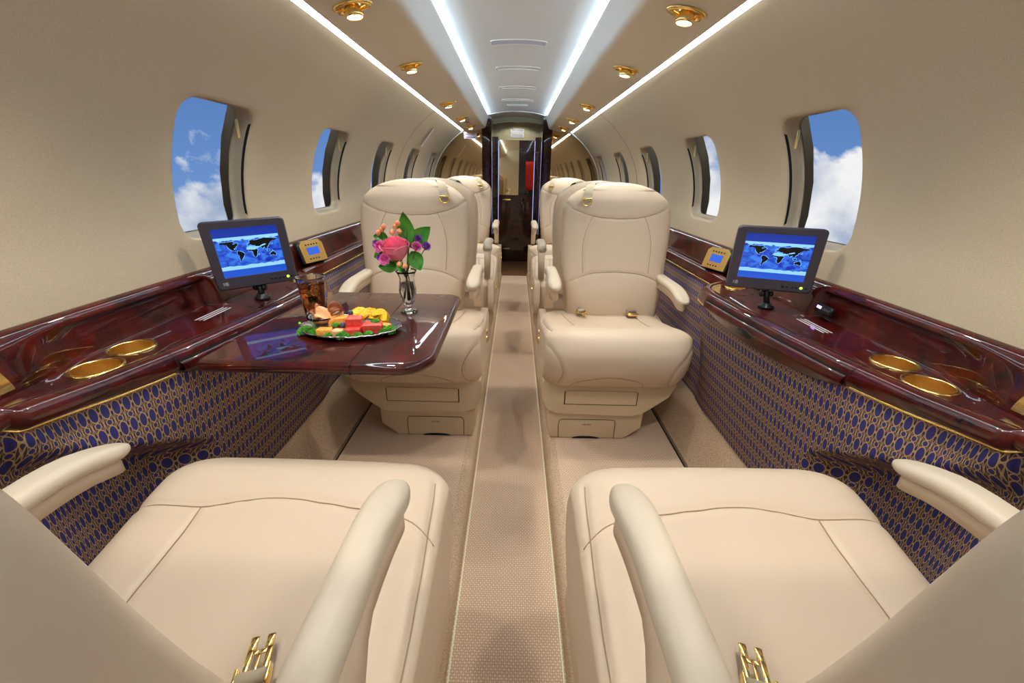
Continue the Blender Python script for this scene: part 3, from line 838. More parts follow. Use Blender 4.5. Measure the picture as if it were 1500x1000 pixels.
def make_back(h, parent):
    ox = .074
    T = np.concatenate([np.linspace(0, .80, 90)[:-1], .80+.20*np.sin(np.linspace(0, PI/2, 46))])
    H = .606
    zt = np.array([0, .10, .20, .35, .50, .62, .72, .80, .86, .90, .94, .97, .99, 1.0])
    wt = np.array([.208, .214, .222, .232, .241, .246, .247, .244, .2330, .214, .178, .130, .076, .004])
    wt = wt*.92
    dt = np.array([.068, .070, .070, .066, .062, .060, .060, .060, .058, .055, .049, .041, .031, .004])
    cy = np.array([-.315, -.318, -.322, -.338, -.358, -.375, -.388, -.398, -.405, -.409, -.413, -.415, -.416, -.417])*.86+.032
    m_ = 132; ang = np.linspace(0, 2*PI, m_, endpoint=False)+PI/2
    P = np.zeros((len(T), m_, 3)); Dm = np.zeros((len(T), m_, 2))
    from_ = catmull(np.stack([zt, wt, dt, cy], 1), 10)
    W = np.interp(T, from_[:, 0], from_[:, 1]); Dp = np.interp(T, from_[:, 0], from_[:, 2]); CY = np.interp(T, from_[:, 0], from_[:, 3])
    for i, t_ in enumerate(T):
        e = .36
        cx = np.sign(np.cos(ang))*np.abs(np.cos(ang))**e; sy = np.sign(np.sin(ang))*np.abs(np.sin(ang))**e
        z = .365+H*t_
        lum = .012*math.exp(-((t_-.28)/.14)**2)+.006*math.exp(-((t_-.88)/.08)**2)
        fr_ = (sy > .3)
        P[i, :, 0] = ox+W[i]*cx
        P[i, :, 1] = CY[i]+Dp[i]*sy + fr_*lum*(1-(cx)**2*.7) - fr_*.010*(cx**4)*(0 if t_ > .95 else 1)
        P[i, :, 2] = z + .0
        Dm[i, :, 0] = W[i]*cx; Dm[i, :, 1] = H*t_
    N = normals_of(P)
    fm = lambda p: p[:, 1] > -.30+(-.045)*np.clip((p[:, 2]-.6)/.35, 0, 1)
    top = catmull([(-.235, .535), (-.19, .505), (-.11, .478), (0, .468), (.11, .478), (.19, .505), (.235, .535)], 6)
    v1 = catmull([(-.105, .477), (-.128, .43), (-.141, .37), (-.142, .30), (-.138, .253)], 6); v2 = v1*np.array([-1, 1])
    low = catmull([(-.222, .185), (-.17, .225), (-.10, .250), (0, .258), (.10, .250), (.17, .225), (.222, .185)], 6)
    sd1 = catmull([(-.222, .185), (-.218, .10), (-.208, 0.01)], 5)
    def wr(D):
        x, z = D[:, 0], D[:, 1]
        w_ = .0016*np.sin(95*x)*np.exp(-((z-.225)/.03)**2)*np.exp(-(x/.12)**4)
        w_ += .0012*np.sin(60*(x+z*.8))*np.exp(-((z-.32)/.05)**2)*np.exp(-((x-.06)/.06)**2)
        return w_
    seams = [('a', top, fm), ('b', v1, fm), ('c', v2, fm), ('d', low, fm)]
    return padded('backrest', P, N, Dm, seams, M['leather'], parent, h, wr=wr, caps=True)

def rr_section(w, hgt, r, n=5):
    return rrect(w, hgt, r, n)
def make_arm(h, parent, x0, ztop, ytip, w, hp, name, outb, yrear=-.25):
    # pad: swept rounded section, tip rounded in plan and drooping slightly
    sec = rrect(w, hp, min(w, hp)*.46, 6)
    L = []
    ysp = list(np.linspace(yrear, ytip-.05, 16))+[ytip-.05+.05*math.sin(a) for a in np.linspace(.12, PI/2, 9)]
    P = []
    for y in ysp:
        u = max(0, (y-(ytip-.05))/.05); k = math.sqrt(max(0.0, 1-u*u)); k = max(k, .02)
        droop = -.012*sm(ytip-.13, ytip, y)-(.012 if outb else .006)*sm(ytip-.09, ytip, y)
        rise = -.015*(1-sm(-.25, -.20, y)) if not outb else -.01*(1-sm(-.235, -.15, y))
        wid = 1+.12*sm(-.10, ytip-.04, y)
        xx = x0 + (.018 if outb else 0)*sm(-.05, -.3, y)*0
        P.append([((xx+p[0]*wid*k**.8)*h, y, ztop-hp/2+droop+rise+(p[1])*(k if u > 0 else 1)) for p in sec])
    pad = bm_obj(name, grid_bm(P, cv=True, cap=True), M['leather_grey'], parent)
    # body below the pad
    sec2 = rrect(w*.70, 1, min(.3, w*.3), 4)
    sec2 = [(p[0], p[1]) for p in sec2]
    P = []
    yt2 = ytip-.018
    for y in list(np.linspace(yrear, yt2-.03, 14))+[yt2-.03+.03*math.sin(a) for a in np.linspace(.15, PI/2, 7)]:
        u = max(0, (y-(yt2-.03))/.03); k = max(math.sqrt(max(0, 1-u*u)), .03)
        droop = -.012*sm(ytip-.13, ytip, y)-(.012 if outb else .006)*sm(ytip-.09, ytip, y)
        zt_ = ztop-hp*.75+droop+(-.015*(1-sm(-.25, -.20, y)) if not outb else -.01*(1-sm(-.235, -.15, y))); dep = .055 + .10*sm(-.02, -.22, y) if outb else .075+.08*(1-sm(-.2, -.02, y))
        dep = (.030+.09*(1-sm(-.30, -.12, y))) if outb else (.042+.12*(1-sm(-.21, -.12, y)))
        hh = [(p[0]*k, zt_ - dep*(0.5-p[1])) for p in sec2]
        P.append([((x0+a*1.0)*h, y, b_) for a, b_ in hh])
    bm_obj('arm_body', grid_bm(P, cv=True, cap=True), M['leather'], pad)
    return pad

def make_seat(h):
    root = thing('cabin_seat', 'x', 'seat', (0, 0, .06))
    # base box with a chamfer towards the curved wall
    b = bmesh.new(); prism(b, [(h*x, z) for x, z in [(-.236, .138), (-.232, .06), (-.216, .002), (.085, .002), (.150, .055), (.152, .138)]], 'y', -.23, .116, .006)
    base = bm_obj('base', b, M['shell'], root, angle=35)
    b = bmesh.new(); front = .1172
    lp = [(-.182, .004), (-.184, .075), (-.176, .087), (-.16, .092), (.025, .092), (.038, .087), (.044, .075), (.044, .004)]
    tube(b, [(h*x, front, z) for x, z in resample(catmull(lp, 4), 60)], .0012, 5); bm_obj('drawer_line', b, M['gap'], base)
    b = bmesh.new()
    a_ = [(.055*math.cos(t_)-.07, .0025+.010*math.sin(t_)) for t_ in np.linspace(0, PI, 15)]
    prism(b, [(h*x, z) for x, z in a_], 'y', .108, .1176); bm_obj('drawer_pull', b, M['black'], base, smooth=False)
    tx = text('lettering', 'LIFE VEST', .0085, M['grey_print'], base, frame((h*-.07, .1170, .068), (-1, 0, 0), (0, 0, 1)))
    # shroud under the cushion
    b = bmesh.new(); sh = [(-.258, .275), (-.258, .20), (-.248, .160), (-.226, .138), (-.19, .131), (.09, .124), (.118, .128), (.145, .142), (.232, .215), (.250, .245), (.254, .275)]
    prism(b, [(h*x, z) for x, z in resample(catmull(sh, 5), 44)], 'y', -.27, .135, .009, 3)
    shr = bm_obj('seat_shroud', b, M['shell'], root, angle=40)
    # foot-rest / handle slot
    b = bmesh.new(); box(b, (-.172, .125, .172), (.112, .1362, .232), .002); g_ = bm_obj('slot', b, M['black'], shr, smooth=False); g_.scale = (h, 1, 1)
    b = bmesh.new(); box(b, (-.168, .125, .1765), (.108, .1405, .236), .003); g_ = bm_obj('slot_handle', b, M['shell'], shr, smooth=False); g_.scale = (h, 1, 1)
    make_cushion(h, root)
    bk = make_back(h, root)
    # side skin of the seat towards the aisle and the wall
    for s0, nm in ((-1, 'side_panel'), (1, 'side_panel')):
        b = bmesh.new(); pr = [(-.30, .25), (-.30, .40), (-.25, .43), (-.14, .425), (-.05, .39), (0, .35), (.01, .30), (-.02, .25)]
        x_ = s0*.243 if s0 < 0 else .243
        pp = resample(catmull(pr, 5, True), 70, True)
        prism(b, [(p[0], p[1]) for p in pp], 'x', h*(x_-.016), h*(x_+.016), .010, 4)
        bm_obj(nm, b, M['leather'], root, angle=50)
    b = bmesh.new(); lathe(b, [(.011, 0), (.011, .004), (.008, .007), (.001, .007)], 18); lathe(b, [(.011, 0), (.011, .004), (.008, .007), (.001, .007)], 18, (0, -.032, 0))
    box(b, (-.016, -.05, -.001), (.016, .018, .002), .001)
    k_ = bm_obj('recline_button', b, M['gold'], root); k_.matrix_local = frame((h*-.2605, -.115, .375), (0, -h, 0), (0, 0, 1))
    make_arm(h, root, -.220, .640, .035, .047, .036, 'inboard_armrest', False)
    make_arm(h, root, .286, .600, .145, .047, .030, 'outboard_armrest', True)
    # shoulder strap over the top with gold ring
    bx = .074-.140
    b = bmesh.new()
    path = [(bx+.055, -.375, .900), (bx+.045, -.36, .935), (bx+.032, -.325, .962), (bx+.018, -.285, .955), (bx+.010, -.262, .935), (bx+.005, -.252, .915), (bx+.002, -.246, .905)]
    pp = catmull(path, 5); P = []
    for i, p in enumerate(pp):
        q = pp[min(i+1, len(pp)-1)]-pp[max(i-1, 0)]; q = q/np.linalg.norm(q); sdv = np.cross(q, np.array([0, 1, .3])); sdv = np.array([1, 0, 0])*.9+sdv*.0; sdv[2] = .25
        sdv -= q*(sdv@q); sdv /= np.linalg.norm(sdv); nn = np.cross(sdv, q); w_ = .0165
        P.append([[(p+sdv*a+nn*c_)[k]*(h if k == 0 else 1) for k in range(3)] for a, c_ in ((-w_, -.0012), (w_, -.0012), (w_, .0012), (-w_, .0012))])
    st = bm_obj('shoulder_strap', grid_bm(P, cv=True, cap=True), M['strap'], bk, angle=40)
    b = bmesh.new(); ring = [(bx, 0, 0) for a in np.linspace(PI, 2*PI, 12)]
    ring = [(bx+.019, -.241, .908)]+[(bx+.019*math.cos(a), -.238, .898-.015*math.sin(a)) for a in np.linspace(0, PI, 12)]+[(bx-.019, -.241, .908)]
    tube(b, [(h*p[0], p[1], p[2]) for p in ring], .0030, 8, closed=True)
    box(b, (h*bx-.020, -.246, .904), (h*bx+.020, -.237, .911), .002)
    bm_obj('gold_ring', b, M['gold'], st)
    # lap belt halves lying on the cushion
    def belt(x, y, z, kind):
        fm_ = Matrix.Translation((h*x, y, z))
        b = bmesh.new()
        P = []
        for t_ in np.linspace(0, 1, 8):
            P.append([(h*(x+a), y-.085+.07*t_, z-.012+.020*math.sin(PI*t_*.6)+c_) for a, c_ in ((-.016, -.0013), (.016, -.0013), (.016, .0013), (-.016, .0013))])
        sb = bm_obj('belt_webbing', grid_bm(P, cv=True, cap=True), M['strap'], root)
        b = bmesh.new()
        if kind == 'tab':
            mx = Matrix.Translation((h*x, y, z+.004))@Matrix.Rotation(-h*.30, 4, 'Z')
            n0 = len(b.verts)
            for s0 in (-1, 1):
                box(b, (s0*.0105-.0035, -.014, 0), (s0*.0105+.0035, .020, .0022), .0006, 1)
                box(b, (s0*.0090-.0045, .018, 0), (s0*.0090+.0045, .034, .0022), .0006, 1)
                box(b, (s0*.0045-.0040, .012, 0), (s0*.0045+.0040, .017, .0022), .0006, 1)
                box(b, (s0*.0170-.002, -.024, -.004), (s0*.0170+.002, -.004, .010), .0012, 2)
            box(b, (-.002, -.014, 0), (.002, .013, .0022), .0006, 1)
            for v_ in b.verts: v_.co = mx@v_.co
            b_2 = bmesh.new(); tube(b_2, [(-.0155, -.016, .004), (.0155, -.016, .004)], .0085, 16)
            for v_ in b_2.verts: v_.co = mx@v_.co
            bm_obj('webbing_roll', b_2, M['strap'], sb)
            bm_obj('belt_tab', b, M['gold'], sb)
        else:
            box(b, (h*x-.022, y-.020, z-.002), (h*x+.022, y+.022, z+.012), .005, 3)
            bb = bm_obj('belt_buckle', b, M['gold'], sb)
            b = bmesh.new(); box(b, (h*x-.014, y-.010, z+.0115), (h*x+.014, y+.015, z+.0140), .002)
            bm_obj('release_latch', b, M['bezel'], bb)
    belt(-.085, -.120, .4590, 'tab'); belt(.125, -.125, .4575, 'buckle')
    return root
seatR = make_seat(1); seatL = make_seat(-1)      # outboard at +x  /  outboard at -x
G = 'cream leather club seats along the cabin'
spots = [  # x, y, facing(+1 forward), label
    (.375, .40, 1, 'cream leather seat in the right foreground, facing away, only a gold belt tip showing'),
    (-.375, .40, 1, 'cream leather seat in the left foreground, facing away, gold belt tab on its cushion'),
    (.375, 1.47, -1, 'cream leather seat facing the camera beside the right screen, gold belt buckles on its cushion'),
    (-.375, 1.47, -1, 'cream leather seat facing the camera behind the dark wood table and the flowers'),
    (.375, 2.50, 1, 'cream leather seat facing away, back to back with the middle right seat'),
    (-.375, 2.50, 1, 'cream leather seat facing away, back to back with the middle left seat'),
    (.375, 3.23, -1, 'farthest cream leather seat on the right, facing the camera in front of the mirror'),
    (-.375, 3.23, -1, 'farthest cream leather seat on the left, facing the camera in front of the mirror')]
used = set(); R1OFF = (-.022, .008)
for x, y, fwd, lab in spots:
    src = seatR if (x > 0) == (fwd > 0) else seatL
    first = src.name not in used
    o = src if first else copy_tree(src)
    used.add(src.name)
    o.location = (x, y, .0605); o.rotation_euler = (0, 0, (0 if fwd > 0 else PI)+(math.radians(1.2)*(1 if x > 0 else -1) if y < .5 else 0))
    o['label'] = lab; o['group'] = G
    if y < .5:
        for c_ in o.children:
            if c_.name.startswith('backrest'): c_.location = (R1OFF[0]*(1 if src is seatR else -1), R1OFF[1], 0)
    if y > .5:                                   # these seats have the outer arm raised and drawn in a little
        for c_ in o.children:
            if c_.name.startswith('outboard_armrest'): c_.location = (-.036*(1 if src is seatR else -1), -.065, .012)

# ------------------------------------------------------------------ fold-out table
ZT = .712
def build_table():
    root = thing('folding_table', 'glossy dark red wood folding table swung out from the left side ledge', 'table', (-.40, .93, ZT))
    # outline (world x,y) : aisle edge x=-.166, far edge y=1.19, near edge y=.70
    def outline(x0, x1, y0, y1, rn, rf):
        pts = []
        for a in np.linspace(0, PI/2, 9): pts.append((x1-rf+rf*math.sin(a), y1-rf+rf*math.cos(a)))
        for a in np.linspace(0, PI/2, 9): pts.append((x1-rn+rn*math.cos(a), y0+rn-rn*math.sin(a)))
        return pts
    split = -.318
    def slab(poly, inset_edges=True):
        b = bmesh.new()
        A = [b.verts.new((x+.40, y-.93, 0)) for x, y in poly]; f = b.faces.new(A)
        r = bmesh.ops.extrude_face_region(b, geom=[f]); vs = [v for v in r['geom'] if isinstance(v, bmesh.types.BMVert)]
        for v in vs: v.co.z -= .027
        return b
    # inner leaf (ledge side) and outer leaf (aisle side, rounded)
    p_out = [(split+.0012, 1.195)]+outline(split, -.160, .690, 1.195, .070, .045)+[(split+.0012, .690)]
    p_in = [(-.596, 1.195), (split-.0012, 1.195), (split-.0012, .690), (-.612, .690), (-.626, .705)]
    for nm, pl in (('outer_leaf', p_out), ('inner_leaf', p_in)):
        b = slab(pl)
        es = [e for e in b.edges if abs(e.verts[0].co.z-e.verts[1].co.z) < 1e-6 and not (abs(e.verts[0].co.x+.0-(split+.40)) < .003 and abs(e.verts[1].co.x-(split+.40)) < .003)]
        bmesh.ops.bevel(b, geom=es, offset=.0125, segments=6, profile=.5, affect='EDGES')
        bm_obj(nm, b, M['wood'], root, angle=40)
    # raised glossy lip following the rim
    b = bmesh.new(); box(b, (split+.40-.0012, -.24, -.023), (split+.40+.0012, .264, -.0012)); bm_obj('leaf_hinge_line', b, M['black'], root, smooth=False)
    b = bmesh.new(); box(b, (-.20, -.16, -.043), (.02, .12, -.027), .004); bm_obj('slide_bracket', b, M['shell'], root, smooth=False)
build_table()

# ------------------------------------------------------------------ screens
LAND = {  # coarse coastlines, lon/lat
 'na': [(-168,66),(-162,70),(-140,70),(-125,71),(-110,69),(-95,72),(-82,68),(-80,62),(-93,58),(-82,54),(-79,58),(-70,61),(-60,54),(-56,51),(-66,49),(-64,45),(-70,43),(-75,38),(-81,31),(-80,26),(-84,30),(-90,29),(-97,27),(-97,20),(-91,18),(-88,21),(-86,15),(-83,10),(-78,8),(-84,9),(-92,14),(-104,19),(-110,25),(-115,31),(-122,36),(-125,47),(-133,56),(-148,60),(-158,57),(-166,60)],
 'gl': [(-55,60),(-45,60),(-22,70),(-18,78),(-35,83),(-60,81),(-70,77),(-55,70)],
 'sa': [(-78,8),(-72,12),(-62,10),(-51,4),(-36,-6),(-39,-16),(-48,-26),(-57,-36),(-64,-42),(-68,-52),(-74,-52),(-73,-38),(-71,-20),(-80,-5)],
 'af': [(-16,14),(-17,21),(-9,31),(-5,36),(10,37),(11,33),(25,32),(33,30),(37,20),(43,12),(51,11),(41,-3),(40,-15),(33,-27),(26,-34),(18,-34),(12,-18),(13,-7),(9,3),(4,6),(-8,4)],
 'eu': [(-9,37),(-9,43),(-1,44),(-4,48),(4,52),(9,57),(6,60),(14,68),(28,71),(42,67),(60,69),(75,73),(100,77),(115,74),(140,73),(160,70),(180,68),(176,62),(162,58),(156,52),(155,60),(140,54),(130,43),(127,36),(122,38),(121,30),(109,20),(106,10),(100,14),(103,2),(98,10),(91,22),(80,14),(77,8),(72,20),(61,25),(57,26),(52,16),(44,13),(35,28),(36,36),(27,37),(22,37),(15,41),(8,44),(0,40)],
 'au': [(114,-22),(122,-18),(130,-12),(136,-12),(142,-11),(146,-19),(153,-26),(150,-37),(141,-38),(131,-32),(116,-35)],
 'in': [(96,5),(104,-5),(115,-8),(118,-1),(116,6),(109,1),(100,1)], 'ng': [(132,-1),(141,-3),(150,-9),(141,-8)], 'jp': [(130,32),(137,35),(141,41),(144,44),(141,36)],
 'uk': [(-5,50),(1,52),(-3,58),(-6,56)], 'mg': [(44,-24),(50,-15),(47,-25)], 'nz': [(167,-46),(174,-41),(178,-38),(172,-44)]}
def screen_mat():
    m = bpy.data.materials.new('screen_glow'); t = NT(m)
    o = t.n('ShaderNodeOutputMaterial'); p = t.n('ShaderNodeBsdfPrincipled'); t.l(p.outputs[0], o.inputs[0])
    p.inputs['Base Color'].default_value = (.002, .002, .005, 1); p.inputs['Roughness'].default_value = .25
    tc = t.n('ShaderNodeUVMap'); sp = t.n('ShaderNodeSeparateXYZ'); t.l(tc.outputs[0], sp.inputs[0]); v = sp.outputs[1]; u = sp.outputs[0]
    nz = t.n('ShaderNodeTexNoise', i_Scale=7.0, i_Detail=6.0, i_Distortion=1.2); t.l(tc.outputs[0], nz.inputs['Vector'])
    sea = t.n('ShaderNodeValToRGB'); e = sea.color_ramp.elements; e[0].position = .36; e[0].color = lin((14, 40, 168)); e[1].position = .68; e[1].color = lin((58, 130, 242)); t.l(nz.outputs[0], sea.inputs[0])
    # ice: bright bands at the map's top and bottom, wavy
    w1 = t.math('ADD', v, t.math('MULTIPLY', t.math('SUBTRACT', nz.outputs[0], .5), .12))
    ice = t.math('MAXIMUM', t.math('GREATER_THAN', w1, .755), t.math('LESS_THAN', w1, .225))
    c1 = t.n('ShaderNodeMixRGB'); t.l(t.math('MULTIPLY', ice, .75), c1.inputs[0]); t.l(sea.outputs[0], c1.inputs[1]); c1.inputs[2].default_value = lin((165, 232, 255))
    # plain bands outside the map
    band = t.math('MAXIMUM', t.math('GREATER_THAN', v, .82), t.math('LESS_THAN', v, .15))
    bg_ = t.n('ShaderNodeValToRGB'); e = bg_.color_ramp.elements; e[0].position = 0; e[0].color = lin((30, 84, 205)); e[1].position = 1; e[1].color = lin((8, 44, 150)); t.l(v, bg_.inputs[0])
    c2 = t.n('ShaderNodeMixRGB'); t.l(band, c2.inputs[0]); t.l(c1.outputs[0], c2.inputs[1]); t.l(bg_.outputs[0], c2.inputs[2])
    t.l(c2.outputs[0], p.inputs['Emission Color']); p.inputs['Emission Strength'].default_value = SCR
    return m
SCR = .78
M['screen'] = screen_mat()
M['land'] = mat('screen_land', (3, 4, 8), .3)
M['sahara'] = mat('screen_land_light', (100, 160, 210), .3, emit=((120, 185, 235), SCR*.9))
M['shore'] = mat('screen_shoreline', (90, 160, 255), .3, emit=((120, 190, 255), SCR))
def monitor(corners, label, base):
    tl, tr, br, bl = [Vector(q) for q in corners]
    cen = (tl+tr+br+bl)/4; right = ((tr-tl)+(br-bl))/2; up = ((tl-bl)+(tr-br))/2
    w, h_ = right.length, up.length
    fm = frame(cen, right, up)
    root = thing('monitor', label, 'monitor', base, 0, 'screens on the side ledges')
    inv = Matrix.Translation(-Vector(base))
    b = bmesh.new(); o = rrect(w, h_, .011, 6); i_ = rrect(w*.775, h_*.715, .002, 6, 0, h_*.037)
    o2 = rrect(w-.006, h_-.006, .009, 6)
    rings = [[(x, y, -.018) for x, y in o], [(x, y, -.003) for x, y in o], [(x, y, 0) for x, y in o2], [(x, y, 0) for x, y in i_], [(x*.99, (y-h_*.037)*.99+h_*.037, -.002) for x, y in i_]]
    grid_bm(rings, cv=True, cap=False, bm=b)
    back = [[(x*t_, y*t_, z) for x, y in o] for t_, z in ((1, -.018), (.9, -.027), (.5, -.031), (.01, -.031))]
    grid_bm(back, cv=True, bm=b); bmesh.ops.remove_doubles(b, verts=b.verts[:], dist=.00005)
    cs = bm_obj('casing', b, M['bezel'], root, angle=35); cs.matrix_local = inv@fm
    sw, sh = w*.77, h_*.71; sy = h_*.037
    b = bmesh.new(); lay = b.loops.layers.uv.verify()
    vs = [b.verts.new((x*sw/2, y*sh/2+sy, -.0018)) for x, y in ((-1, -1), (1, -1), (1, 1), (-1, 1))]; f = b.faces.new(vs)
    for lp, uv in zip(f.loops, ((0, 0), (1, 0), (1, 1), (0, 1))): lp[lay].uv = uv
    sc = bm_obj('screen', b, M['screen'], cs, smooth=False)
    mw_, mh = sw*.93, sh*.62
    def ll(lo, la, z): return (lo/180*mw_/2, sy+sh*.0+ (la/90)*mh/2 - sh*.01, z)
    b = bmesh.new(); b2 = bmesh.new(); b3 = bmesh.new()
    for k, pts in LAND.items():
        if k == 'gl': continue
        fine = []
        for a, c_ in zip(pts, pts[1:]+pts[:1]):
            for t_ in (0, .5): fine.append((a[0]+(c_[0]-a[0])*t_+random.uniform(-1.6, 1.6), a[1]+(c_[1]-a[1])*t_+random.uniform(-1.4, 1.4)))
        f = b.faces.new([b.verts.new(ll(lo, la, -.0014)) for lo, la in fine])
        cx = sum(q[0] for q in fine)/len(fine); cy_ = sum(q[1] for q in fine)/len(fine)
        b3.faces.new([b3.verts.new(ll(lo+(2 if lo > cx else -2)*.9, la+(2 if la > cy_ else -2)*.9, -.0016)) for lo, la in fine])
    for pts in ([(-16,15),(-17,21),(-9,31),(8,36),(25,31),(34,29),(48,30),(60,27),(72,34),(95,42),(105,38),(85,30),(60,24),(46,16),(36,20),(40,13),(20,12),(0,13)],):
        fine = []
        for a, c_ in zip(pts, pts[1:]+pts[:1]):
            for t_ in (0, .5): fine.append((a[0]+(c_[0]-a[0])*t_+random.uniform(-2.2, 2.2), a[1]+(c_[1]-a[1])*t_+random.uniform(-1.6, 1.6)))
        b2.faces.new([b2.verts.new(ll(lo, la, -.0012)) for lo, la in fine])
    for bb, nm, mm in ((b, 'map_land', M['land']), (b2, 'map_desert', M['sahara']), (b3, 'map_shoreline', M['shore'])):
        bmesh.ops.triangulate(bb, faces=bb.faces[:])
        bm_obj(nm, bb, mm, cs, smooth=False)
    for k in range(6):
        b = bmesh.new(); lathe(b, [(.0033, 0), (.0033, .0008), (.0026, .0014), (.0002, .0014)], 14, (w*(.17+.052*k), -h_*.415, 0))
        if k == 4: bm_obj('power_light', b, M['led'], cs)
        else: bm_obj('button', b, M['blackplastic'], cs)
    # small pale emblem, lower left of the casing: a curl and a boxed pair of loops
    b = bmesh.new(); ex, ey = -w*.40, -h_*.405; u_ = w*.012
    def ln(pts, r=.00042): tube(b, [(ex+p[0]*u_, ey+p[1]*u_, .0003) for p in pts], r, 4)
    ln([(-2.2, 1.2), (-.9, 1.4), (-.6, .6), (-1.6, 0), (-.6, -.2), (-.4, -1.2), (-2.0, -1.4)]); ln([(-1.6, 1.1), (-1.6, .2)]); ln([(-1.4, -.3), (-1.9, -1.0)])
    ln([(.3, 1.7), (3.0, 1.7), (3.0, -1.9), (.5, -1.9), (.3, 1.7)]); ln([(.8, .9), (2.5, .9)]); ln([(1.0, .2), (2.4, .2), (2.4, -.7), (1.0, -.7), (1.0, .2)]); ln([(1.7, 1.5), (1.7, -1.7)])
    bm_obj('logo', b, M['logo'], cs, smooth=False)
    # pivoting stand
    bv = Vector(base); low = fm@Vector((0, -h_/2+.012, -.022))-bv
    b = bmesh.new(); lathe(b, [(.001, 0), (.020, 0), (.020, .005), (.013, .008), (.013, .014), (.001, .014)], 24)
    tube(b, [(0, 0, .010), (low.x*.5, low.y*.5, low.z*.45+.006), tuple(low)], [.0085, .0075, .0075], 12)
    for dx in (-.012, .012): tube(b, [(low.x*.6+dx-.004, low.y*.6, low.z*.6), (low.x*.6+dx+.004, low.y*.6, low.z*.6)], .0085, 12)
    bm_obj('stand', b, M['blackplastic'], root)
    return root
monitor([(-.790, 1.025, .931), (-.626, 1.135, .938), (-.640, 1.130, .762), (-.795, 1.020, .752)], 'black-framed screen showing a blue world map on the left side ledge', (-.715, 1.085, .7182))
monitor([(.602, 1.125, .940), (.790, 1.050, .940), (.812, 1.045, .772), (.614, 1.120, .771)], 'black-framed screen showing a blue world map on the right side ledge', (.722, 1.095, .7182))

# ------------------------------------------------------------------ food, drink and flowers on the table
M['parsley'] = mat('parsley_green', (116, 190, 62), .6, mottle=((52, 132, 30), 160, 3, .35, .65))
M['cantaloupe'] = mat('cantaloupe', (250, 148, 48), .4, mottle=((255, 180, 90), 120, 3, .3, .7), spec=.5)
M['melon_pale'] = mat('pale_melon', (250, 176, 118), .4, mottle=((255, 198, 150), 120, 3, .3, .7))
M['watermelon'] = mat('watermelon', (222, 52, 48), .4, mottle=((240, 96, 84), 90, 4, .35, .65))
M['pineapple'] = mat('pineapple', (250, 206, 30), .45, mottle=((232, 168, 16), 140, 4, .4, .65), bump=(180, .6, .003))
M['blueberry'] = mat('blueberry', (72, 78, 110), .5)
M['cola'] = mat('iced_tea', (214, 120, 44), .0, trans=1.0, ior=1.33)
M['ice'] = mat('ice', (245, 240, 235), .05, trans=1.0, ior=1.2)
M['chocolate'] = mat('brown_dip', (150, 78, 36), .3, coat=.4)
M['rose'] = mat('pink_rose', (255, 104, 146), .5, mottle=((255, 158, 184), 25, 2, .35, .7), sheen=.1)
M['pink'] = mat('pink_petals', (245, 96, 178), .6, mottle=((250, 150, 205), 90, 2, .4, .7))
M['purple'] = mat('purple_petals', (140, 60, 190), .6, mottle=((170, 100, 205), 90, 2, .4, .7))
M['leaf'] = mat('glossy_leaf', (48, 128, 34), .35, mottle=((88, 168, 58), 18, 2, .35, .7))
M['stem'] = mat('green_stem', (70, 118, 40), .5)
M['berry'] = mat('peach_berry', (238, 140, 96), .3, mottle=((250, 180, 130), 60, 2, .3, .7))
M['water'] = mat('water', (248, 252, 250), .0, trans=1.0, ior=1.33)
M['colasolid'] = mat('iced_tea_depth', (84, 28, 6), .02, trans=.55, ior=1.33, coat=.5)

PX, PY_ = -.380, .872
plate = thing('plate', 'oval silver plate with a scalloped rim carrying cut fruit on the table', 'plate', (PX, PY_, ZT+.0008))
b = bmesh.new(); rip = lambda a, z: .018*math.cos(14*a)
lathe(b, [(.001, .0015), (.08, .0015), (.094, .003), (.104, .007), (.1155, .0105), (.117, .0115), (.116, .0095), (.104, .0048), (.09, .0003), (.001, .0)], 112, sx=1.0, sy=.66, ripple=rip)
bm_obj('dish', b, M['silver'], plate)
b = bmesh.new(); pts = [(.1155*(1+.018*math.cos(14*a))*math.cos(a), .1155*.66*(1+.018*math.cos(14*a))*math.sin(a), .0112+.0006*math.sin(42*a)) for a in np.linspace(0, 2*PI, 168, endpoint=False)]
tube(b, pts, .0016, 6, closed=True); bm_obj('beaded_rim', b, M['silver'], plate)

def chunk(poly, hgt, m, loc, rot, bev=.003, jit=.0012, name='fruit_piece', label='', cat='fruit', group=None, tilt=(0, 0)):
    b = bmesh.new()
    prism(b, poly, 'z', 0, hgt)
    bmesh.ops.bevel(b, geom=b.edges[:], offset=bev, segments=3, profile=.6, affect='EDGES')
    bmesh.ops.subdivide_edges(b, edges=[e for e in b.edges if e.calc_length() > .008], cuts=3, use_grid_fill=True)
    for v in b.verts: v.co += Vector([random.uniform(-1, 1)*jit*.5 for _ in range(3)])
    o = bm_obj(name, b, m, loc=loc); o.rotation_euler = (tilt[0], tilt[1], rot)
    return tag(o, label, cat, group)
PB = ZT+.0026
def q(dx, dy, dz=0): return (PX+dx, PY_+dy, PB+dz)
sq = lambda w, h_, k=.0: [(-w/2, -h_/2), (w/2, -h_/2+k), (w/2-k, h_/2), (-w/2+k, h_/2-k)]
G1 = 'fruit pieces on the silver plate'
chunk(sq(.034, .022, .002), .019, M['cantaloupe'], q(-.040, -.047), .05, name='cantaloupe_cube', label='orange cantaloupe cube at the front left of the plate', group=G1)
chunk(sq(.024, .020, .001), .018, M['melon_pale'], q(-.010, -.050), -.1, name='melon_cube', label='pale peach melon cube at the front of the plate beside the orange one', group=G1)
chunk([(-.022, -.012), (.02, -.012), (.024, .006), (.0, .016), (-.022, .010)], .034, M['cantaloupe'], q(-.022, -.012), .3, name='cantaloupe_chunk', label='large upright cantaloupe chunk behind the front cubes', group=G1)
